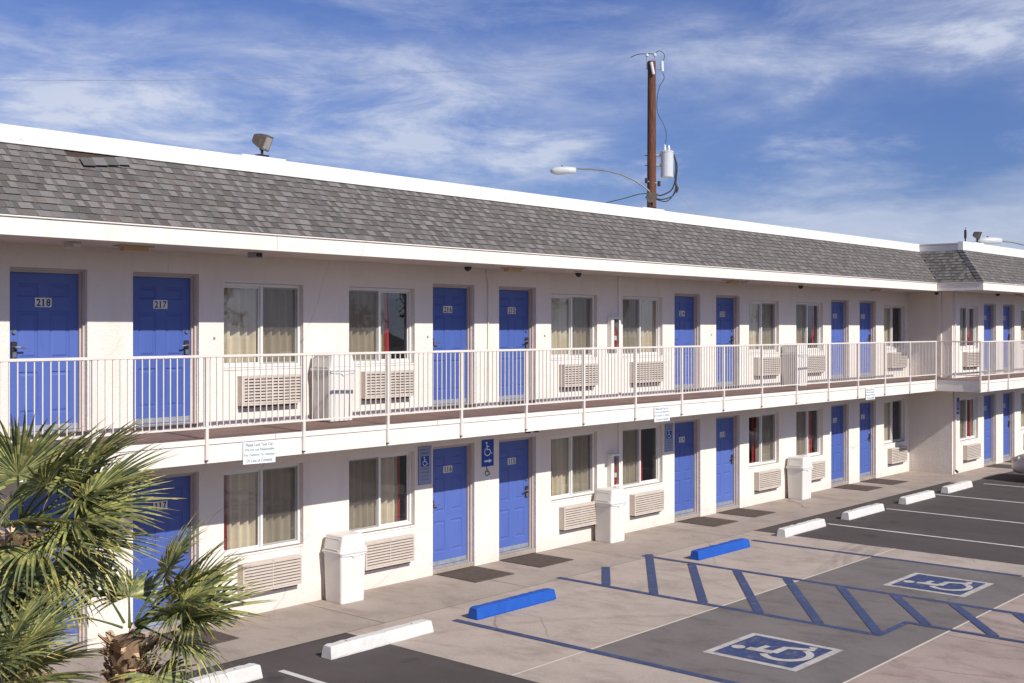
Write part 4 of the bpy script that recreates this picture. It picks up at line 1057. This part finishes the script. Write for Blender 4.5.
# ------------------------------------------------------------------ palms
def frond_mesh(seed, rad=.8, pet=.55, nseg=38, spread=118, droop=.5, dry=0.0, name='frond'):
    rnd = random.Random(seed); q = MB()
    def gc(t):
        base = (.34, .34, .12) if rnd.random() < .58 else (.15, .175, .08)
        k = rnd.uniform(.65, 1.3); c = [x * k for x in base]
        if t > .9: c = [c[0] * 1.35 + .02, c[1] * 1.05 + .01, c[2] * .9]
        if dry: dc = (.16, .10, .05); c = [c[i] * (1 - dry) + dc[i] * dry * k for i in range(3)]
        return tuple(c)
    # petiole along +x, drooping gently
    P = [(pet * t, 0, -.10 * pet * t * t) for t in (0, .25, .5, .75, 1)]
    pc = (.12, .15, .05) if not dry else (.16, .10, .05)
    q.tube(P, [.016, .013, .011, .010, .009], M['leaf'], 6, col=pc)
    hub = Vector(P[-1])
    for j in range(nseg):
        th = R(-spread + 2 * spread * j / (nseg - 1) + rnd.uniform(-1.2, 1.2)); a = abs(th) / R(spread)
        Ls = rad * (1 - .28 * a * a) * rnd.uniform(.88, 1.05); ax = Vector((math.cos(th), math.sin(th), 0)); sd = Vector((-ax.y, ax.x, 0))
        lift = .16 * math.sin(abs(th)) ; dr = droop * rnd.uniform(.7, 1.5); wmax = rad * 2.2 * R(spread) / nseg * .20
        bend = rnd.uniform(-.05, .05); n = 7; prev = None
        for k in range(n + 1):
            t = k / n; r_ = Ls * t
            z = lift * r_ - dr * rad * (t ** 2.6) * .26
            wd = wmax * (t / .42 if t < .42 else max(.04, max(0, 1 - (t - .42) / .58) ** .8))
            c = hub + ax * r_ * (1 - .10 * t * dr) + sd * (bend * t * t) + Vector((0, 0, z))
            fold = wd * .75
            cur = (c - sd * wd + Vector((0, 0, fold)), c, c + sd * wd + Vector((0, 0, fold)))
            if prev:
                cc = gc(t); c2 = tuple(x * 1.12 for x in cc)
                q.face([prev[0], prev[1], cur[1], cur[0]], M['leaf'], cc); q.face([prev[1], prev[2], cur[2], cur[1]], M['leaf'], c2)
            prev = cur
    o = q.build(name, color=True); COL.objects.unlink(o); return o.data
F_var = [frond_mesh(i, rad=.80, pet=.50, droop=(.35, .6, .9, .5, 1.1)[i]) for i in range(5)]
F_small = [frond_mesh(10 + i, rad=.68, pet=.50, nseg=34, droop=(.3, .6, 1.0)[i]) for i in range(3)]
F_dry = [frond_mesh(20 + i, rad=.62, pet=.40, nseg=26, spread=80, droop=1.5, dry=.85) for i in range(2)]
def palm(loc, ztop, fronds, label, trunk_r, seed, dries=10, sc=1.0):
    r = thing('palm_tree', loc, label, 'palm tree', 'fan palms at the lower left'); rnd = random.Random(seed)
    q = MB(); ztrunk = ztop - .10; q.tube([(0, 0, -.05), (.01, 0, ztop * .5), (0, 0, ztrunk)], [trunk_r * .9, trunk_r * .85, trunk_r * .65], M['boot'], 14, col=(.24, .155, .095))
    nb = int(ztop * 260)
    for i in range(nb):
        z = rnd.uniform(.05, 1.0) ** .8 * ztrunk; a = rnd.uniform(0, 6.28); rr_ = trunk_r * (.80 + .1 * rnd.random())
        d = Vector((math.cos(a), math.sin(a), 0)); s_ = Vector((-d.y, d.x, 0)); Lb = rnd.uniform(.06, .13); wb = rnd.uniform(.018, .035)
        p = d * rr_ + Vector((0, 0, z)); out = rnd.uniform(.3, .9)
        tip = p + d * Lb * out + Vector((0, 0, Lb * rnd.uniform(-.2, .9)))
        g = rnd.uniform(.6, 1.6); c = (.50 * g, .35 * g, .22 * g)
        q.face([p - s_ * wb, p + s_ * wb, tip + s_ * wb * .5, tip - s_ * wb * .5], M['boot'], c)
        q.face([p - s_ * wb + Vector((0, 0, -.02)), tip - s_ * wb * .5 + Vector((0, 0, -.014)), tip + s_ * wb * .5 + Vector((0, 0, -.014)), p + s_ * wb + Vector((0, 0, -.02))], M['boot'], tuple(x * .7 for x in c))
    q.build('trunk', r, color=True)
    for (az, el, k, tw, s_) in fronds:
        o = bpy.data.objects.new('frond', k); COL.objects.link(o); o.parent = r
        o.location = (.05 * math.cos(R(az)), .05 * math.sin(R(az)), ztop - .03 + rnd.uniform(-.05, .06))
        o.rotation_euler = (Matrix.Rotation(R(az), 3, 'Z') @ Matrix.Rotation(R(-el), 3, 'Y') @ Matrix.Rotation(R(tw), 3, 'X')).to_euler(); o.scale = (s_ * sc,) * 3
    for i in range(dries):
        az = rnd.uniform(0, 360); o = bpy.data.objects.new('dead_frond', rnd.choice(F_dry)); COL.objects.link(o); o.parent = r
        o.location = (.08 * math.cos(R(az)), .08 * math.sin(R(az)), ztop - .12 - rnd.uniform(0, .2))
        o.rotation_euler = (Matrix.Rotation(R(az), 3, 'Z') @ Matrix.Rotation(R(rnd.uniform(45, 75)), 3, 'Y') @ Matrix.Rotation(R(rnd.uniform(-30, 30)), 3, 'X')).to_euler(); o.scale = (.8 * sc,) * 3
    return r
def auto(n, seed, meshes, el0=5, el1=80, s0=.85, s1=1.1):
    rnd = random.Random(seed); out = []
    for i in range(n):
        f = (i + .5) / n; el = el1 - (el1 - el0) * f ** .8
        out.append((i * 137.5 + rnd.uniform(-12, 12), el + rnd.uniform(-6, 6), rnd.choice(meshes), rnd.uniform(-25, 25), rnd.uniform(s0, s1)))
    return out
V, U = F_var, F_small
big = [(-48, 32, V[0], 15, 1.1), (-28, 48, V[1], -20, 1.05), (-72, 12, V[1], 25, 1.05), (-15, 22, V[2], -10, 1.0), (-58, -8, V[0], 0, 1.0), (-95, 42, V[3], 30, 1.0), (-104, -6, V[2], 10, .95), (-128, 14, V[3], 0, 1.0),
       (-148, -38, V[0], 8, 1.0), (-175, 35, V[1], -20, 1.0), (-40, 12, V[3], 35, 1.0), (150, 10, V[2], 0, 1), (120, 45, V[0], 20, 1), (90, 20, V[3], -15, 1), (60, 50, V[1], 0, 1), (35, 15, V[2], 20, 1), (10, 38, V[0], -20, 1.05), (-85, -35, V[4], 0, .9), (-30, -25, V[4], 20, .9), (-120, 62, V[1], 0, .95)]
small = [(-48, 12, U[0], 20, 1.15), (-36, 42, U[1], -15, 1.1), (-62, 30, U[0], 30, 1.1), (-46, -20, V[4], 0, .85), (-84, -42, U[2], 10, .95), (-22, 62, U[1], 0, 1.05), (-5, 25, U[0], -30, 1.1), (110, 55, U[2], 0, .9), (150, 25, U[1], 10, .9), (60, 30, U[1], 0, .95), (-66, 16, U[1], -25, 1.05), (-30, 28, U[2], 25, 1.05), (-54, 48, U[0], 0, 1.05)]
low = [(-45, 35, V[0], 20, 1.05), (-60, 10, V[1], -10, 1.05), (-25, 55, V[3], 0, 1.0), (-80, 30, V[2], 25, 1.0), (-95, -5, V[0], 0, 1.0), (-20, 15, V[1], -25, 1.0), (-120, 40, V[3], 0, 1.0), (-160, 20, V[0], 10, 1.0), (160, 45, V[1], 0, 1), (110, 20, V[2], 0, 1), (60, 40, V[3], 0, 1), (20, 30, V[0], 15, 1)]
palm((4.20, 8.62, 0), 2.72, big[:8] + big[8:16:2] + big[16:], 'tall fan palm with dense drooping crown covering the left ground-floor doors', .17, 5, 14, .89)
palm((4.84, 8.18, 0), 1.90, small, 'small fan palm with a shaggy brown trunk between the big palm and the wheel stop', .18, 6, 0, .80)
palm((3.46, 7.90, 0), 1.84, low, 'low fan palm in the bottom left corner, only its upper fronds in view', .16, 7, 4, .74)
q = MB(); q.box(1.5, 6.3, 5.2, 9.9, -.02, .10, M['bed'], .01); q.build('planting_bed')['kind'] = 'structure'
q = MB()
for (a, b, c, d) in ((1.35, 6.45, 9.905, 10.05), (1.35, 6.45, 5.05, 5.195)): q.box(a, b, c, d, -.02, .14, M['walk'], .015)
for (a, b) in ((1.35, 1.495), (6.305, 6.45)): q.box(a, b, 5.2, 9.9, -.02, .138, M['walk'], .015)
q.build('kerb')['kind'] = 'structure'

rnd = random.Random(21); q = MB()
for i in range(16):
    cx = -30 + i * 10.5 + rnd.uniform(-3, 3); cy = -46 + rnd.uniform(-6, 6); h = rnd.uniform(6.5, 11.5); cr = rnd.uniform(2.4, 4.2)
    q.tube([(cx, cy, 0), (cx + .2, cy, h * .5), (cx + .3, cy + .2, h * .8)], [.25, .18, .08], M['boot'], 7, col=(.09, .06, .04))
    for k in range(9):
        a = rnd.uniform(0, 6.28); q.tube([(cx + .2, cy, h * rnd.uniform(.35, .6)), (cx + math.cos(a) * cr * .7, cy + math.sin(a) * cr * .7, h * rnd.uniform(.65, .95))], [.09, .03], M['boot'], 5, col=(.09, .06, .04))
    for c_ in range(14):
        a = rnd.uniform(0, 6.28); rr_ = cr * rnd.random() ** .5 * .8; ccx, ccy, ccz = cx + rr_ * math.cos(a), cy + rr_ * math.sin(a), h * rnd.uniform(.5, .98)
        for k in range(46):
            p = Vector((ccx + rnd.gauss(0, .5), ccy + rnd.gauss(0, .5), ccz + rnd.gauss(0, .42))); u = Vector((rnd.gauss(0, 1), rnd.gauss(0, 1), rnd.gauss(0, 1))).normalized() * .16; w2 = u.orthogonal().normalized() * .12
            g = rnd.uniform(.5, 1.3); q.face([p - u, p + w2, p + u, p - w2], M['leaf'], (.06 * g, .085 * g, .035 * g))
o = q.build('distant_trees', color=True); o['kind'] = 'stuff'

# ------------------------------------------------------------------ parked car
def build_car(cx, nose, label):
    r = thing('parked_car', (cx, nose, 0), label, 'car')   # local: nose at y=0, body towards -y
    st_ = [ # y, half width, z bottom, z shoulder, z top
        (0.00, .50, .32, .52, .60), (-.06, .66, .24, .58, .66), (-.20, .79, .20, .64, .72), (-.45, .87, .19, .70, .79), (-.9, .89, .19, .76, .87), (-1.35, .90, .19, .80, .94),
        (-1.9, .90, .19, .86, .97), (-2.6, .90, .19, .90, .97), (-3.4, .90, .19, .92, .98), (-3.9, .89, .20, .92, 1.02), (-4.3, .86, .24, .90, 1.03), (-4.55, .80, .30, .84, .98), (-4.64, .70, .38, .72, .86)]
    rings = []
    for (y, hw, zb, zs, zt) in st_:
        half = [(.0, zb), (.55 * hw, zb), (.93 * hw, zb + .03), (.99 * hw, zb + .12), (1.0 * hw, (zb + zs) / 2), (.985 * hw, zs), (.90 * hw, zs + (zt - zs) * .6), (.6 * hw, zt - .01), (.0, zt)]
        rings.append([(x, y, z) for x, z in half] + [(-x, y, z) for x, z in half[-2:0:-1]])
    q = MB(); q.loft(rings, M['carpaint']); body = q.build('body', r, smooth=True)
    md = body.modifiers.new('s', 'SUBSURF'); md.levels = 1; md.render_levels = 2
    cab_ = [(-1.25, .80, .93, .94), (-1.75, .74, .93, 1.24), (-2.15, .68, .93, 1.42), (-2.9, .66, .93, 1.46), (-3.4, .68, .93, 1.40), (-3.9, .74, .97, 1.2), (-4.25, .80, 1.0, 1.02)]
    rings = []
    for (y, hw, zb, zt) in cab_: rings.append([(hw + .06, y, zb), (hw + .02, y, (zb + zt) / 2), (hw * .93, y, zt - .02), (hw * .5, y, zt), (-hw * .5, y, zt), (-hw * .93, y, zt - .02), (-hw - .02, y, (zb + zt) / 2), (-hw - .06, y, zb)])
    q = MB(); q.loft(rings, M['carglass']); q.build('window', r, smooth=True)
    q = MB(); q.loft([[(hw * .86, y, zt + .002), (hw * .5, y, zt + .018), (-hw * .5, y, zt + .018), (-hw * .86, y, zt + .002), (0, y, zt - .03)] for (y, hw, zb, zt) in cab_[2:5]], M['carpaint']); q.build('roof', r, smooth=True)
    for y in (-.85, -3.65):
        for sx in (-1, 1):
            t = MB(); n = 28
            prof = [(.19, -.09), (.29, -.11), (.32, -.09), (.325, 0), (.32, .09), (.29, .11), (.19, .09)]
            rings = [[(sx * .80 + w_, y + rr_ * math.cos(2 * math.pi * k / n), .325 + rr_ * math.sin(2 * math.pi * k / n)) for k in range(n)] for rr_, w_ in prof]
            t.loft(rings, M['tyre']); w_ = t.build('wheel', r)
            k = MB(); xx = sx * .915
            for s5 in range(5):
                a = s5 * 2 * math.pi / 5; k.tube([(xx, y, .325), (xx - sx * .01, y + .19 * math.cos(a), .325 + .19 * math.sin(a))], .025, M['chrome'], 6)
            k.tube([(xx - sx * .03, y, .325), (xx + sx * .005, y, .325)], .05, M['chrome'], 12); k.build('rim', w_)
    for sx in (-1, 1):
        q = MB(); q.loft([[(sx * a, y, z) for a, z in ((x0, z0), (x1, z0 + .01), (x1, z1), (x0, z1 - .01))] for (y, x0, x1, z0, z1) in ((-.01, .46, .60, .55, .61), (-.12, .46, .76, .56, .66), (-.3, .60, .84, .60, .70))], M['headlight']); q.build('headlight', r)
        q = MB(); q.box(min(sx * .5, sx * .78), max(sx * .5, sx * .78), -4.63, -4.5, .72, .86, M['taillight'], .02); q.build('taillight', r)
        q = MB(); q.box(min(sx * .88, sx * 1.02), max(sx * .88, sx * 1.02), -1.62, -1.50, .93, 1.04, M['carpaint'], .03); q.build('mirror', r)
    q = MB(); q.box(-.42, .42, -.03, .012, .36, .46, M['lock'], .01)
    for k in range(3): q.box(-.42, .42, .010, .018, .375 + .03 * k, .382 + .03 * k, M['chrome'])
    q.build('grille', r)
build_car(33.86, 11.26, 'silver parked car whose rounded nose enters at the right edge, facing the motel')

# ------------------------------------------------------------------ camera, sun, sky
cam = bpy.data.cameras.new('camera'); co = bpy.data.objects.new('camera', cam); COL.objects.link(co)
co.location = (0, 0, 4.15); co.rotation_euler = (R(90), 0, R(41.5 - 90))
cam.sensor_width = 36; cam.lens = 1184.7 / 1024 * 36; cam.shift_y = -12.8 / 1024; cam.clip_end = 3000; cam.clip_start = .1
scene.camera = co
sd = Vector((-.11, -1, .756)).normalized()
sl_ = bpy.data.lights.new('sun', 'SUN'); sl_.energy = 5.0; sl_.angle = R(.5); sl_.color = (1, .955, .885)
so = bpy.data.objects.new('sun', sl_); COL.objects.link(so); so.rotation_euler = sd.to_track_quat('Z', 'Y').to_euler(); so.location = (0, -20, 30)
W_ = bpy.data.worlds.new('World'); scene.world = W_; W_.use_nodes = True; nt = W_.node_tree
bg = nt.nodes['Background']; bg.inputs['Strength'].default_value = 1
sky = nt.nodes.new('ShaderNodeTexSky'); sky.sky_type = 'NISHITA'; sky.sun_disc = False
sky.sun_elevation = math.asin(sd.z); sky.sun_rotation = math.atan2(sd.x, sd.y); sky.air_density = 1.0; sky.dust_density = .6; sky.ozone_density = 2.5
tc = nt.nodes.new('ShaderNodeTexCoord'); sep = nt.nodes.new('ShaderNodeSeparateXYZ'); L(nt, tc.outputs['Generated'], sep.inputs[0])
def mt(op, a, b=0.0, c=None):
    n = nt.nodes.new('ShaderNodeMath'); n.operation = op
    for k, v in enumerate((a, b) if c is None else (a, b, c)):
        if hasattr(v, 'node'): L(nt, v, n.inputs[k])
        else: n.inputs[k].default_value = v
    return n.outputs[0]
X_, Y_, Z_ = sep.outputs[0], sep.outputs[1], sep.outputs[2]
hyp = mt('SQRT', mt('ADD', mt('MULTIPLY', X_, X_), mt('MULTIPLY', Y_, Y_)))
el = mt('DIVIDE', Z_, mt('ADD', hyp, .02))                       # tangent of elevation
az = mt('SUBTRACT', R(41.5), mt('ARCTAN2', Y_, X_))              # bearing, clockwise from the view over the motel
cb = nt.nodes.new('ShaderNodeCombineXYZ'); L(nt, az, cb.inputs[0]); L(nt, el, cb.inputs[1])
mp = nt.nodes.new('ShaderNodeMapping'); mp.inputs['Rotation'].default_value = (0, 0, R(-9)); mp.inputs['Scale'].default_value = (2.4, 8.0, 1); mp.inputs['Location'].default_value = (3.1, .7, 0)
L(nt, cb.outputs[0], mp.inputs['Vector'])
n1 = noise(nt, mp.outputs[0], 1.1, 10, .58, .25)
n2 = noise(nt, mp.outputs[0], 3.0, 10, .68, .35)
n3 = noise(nt, mp.outputs[0], .45, 3, .5, .3)
elw = mt('ADD', el, mt('MULTIPLY', mt('SUBTRACT', n1, .5), .26))
ec = mt('ADD', .188, mt('MULTIPLY', mt('POWER', mt('MAXIMUM', az, 0), 1.5), .16))
dd = mt('DIVIDE', mt('SUBTRACT', elw, ec), .050)
band = mt('EXPONENT', mt('MULTIPLY', mt('MULTIPLY', dd, dd), -1))
band = mt('MULTIPLY', band, mt('MAXIMUM', mt('SUBTRACT', mt('MULTIPLY', n2, 2.2), .42), .05))
low = mt('MULTIPLY', mt('SUBTRACT', .125, elw), 16); low = mt('MINIMUM', mt('MAXIMUM', low, 0), .8)
low = mt('MULTIPLY', low, mt('ADD', .35, n2)); low = mt('MULTIPLY', low, mt('MINIMUM', mt('MAXIMUM', mt('ADD', mt('MULTIPLY', az, 3), .35), .25), 1))
wisp = mt('MULTIPLY', mt('MAXIMUM', mt('SUBTRACT', mt('ADD', n1, mt('MULTIPLY', n2, .5)), .74), 0), 2.6)
den = mt('MINIMUM', mt('ADD', mt('ADD', mt('MULTIPLY', band, .80), low), wisp), .92)
den = mt('MULTIPLY', mt('POWER', den, 1.35), mt('MINIMUM', mt('ADD', .2, mt('MULTIPLY', n3, 1.6)), 1))
ss = N(nt, 'ShaderNodeVectorMath', operation='SCALE'); L(nt, sky.outputs[0], ss.inputs[0]); ss.inputs['Scale'].default_value = .082
tr = ramp(nt, el, [(0, (.50, .62, 1.04)), (.28, (.66, .76, 1.22)), (1, (.85, .88, 1.0))])
tint = mixc(nt, 1.0, ss.outputs[0], tr.outputs['Color'], 'MULTIPLY')
cc = mixc(nt, den, tint, (.66, .71, .84)); L(nt, cc, bg.inputs['Color'])
scene.view_settings.view_transform = 'Standard'; scene.view_settings.look = 'None'; scene.view_settings.exposure = 0
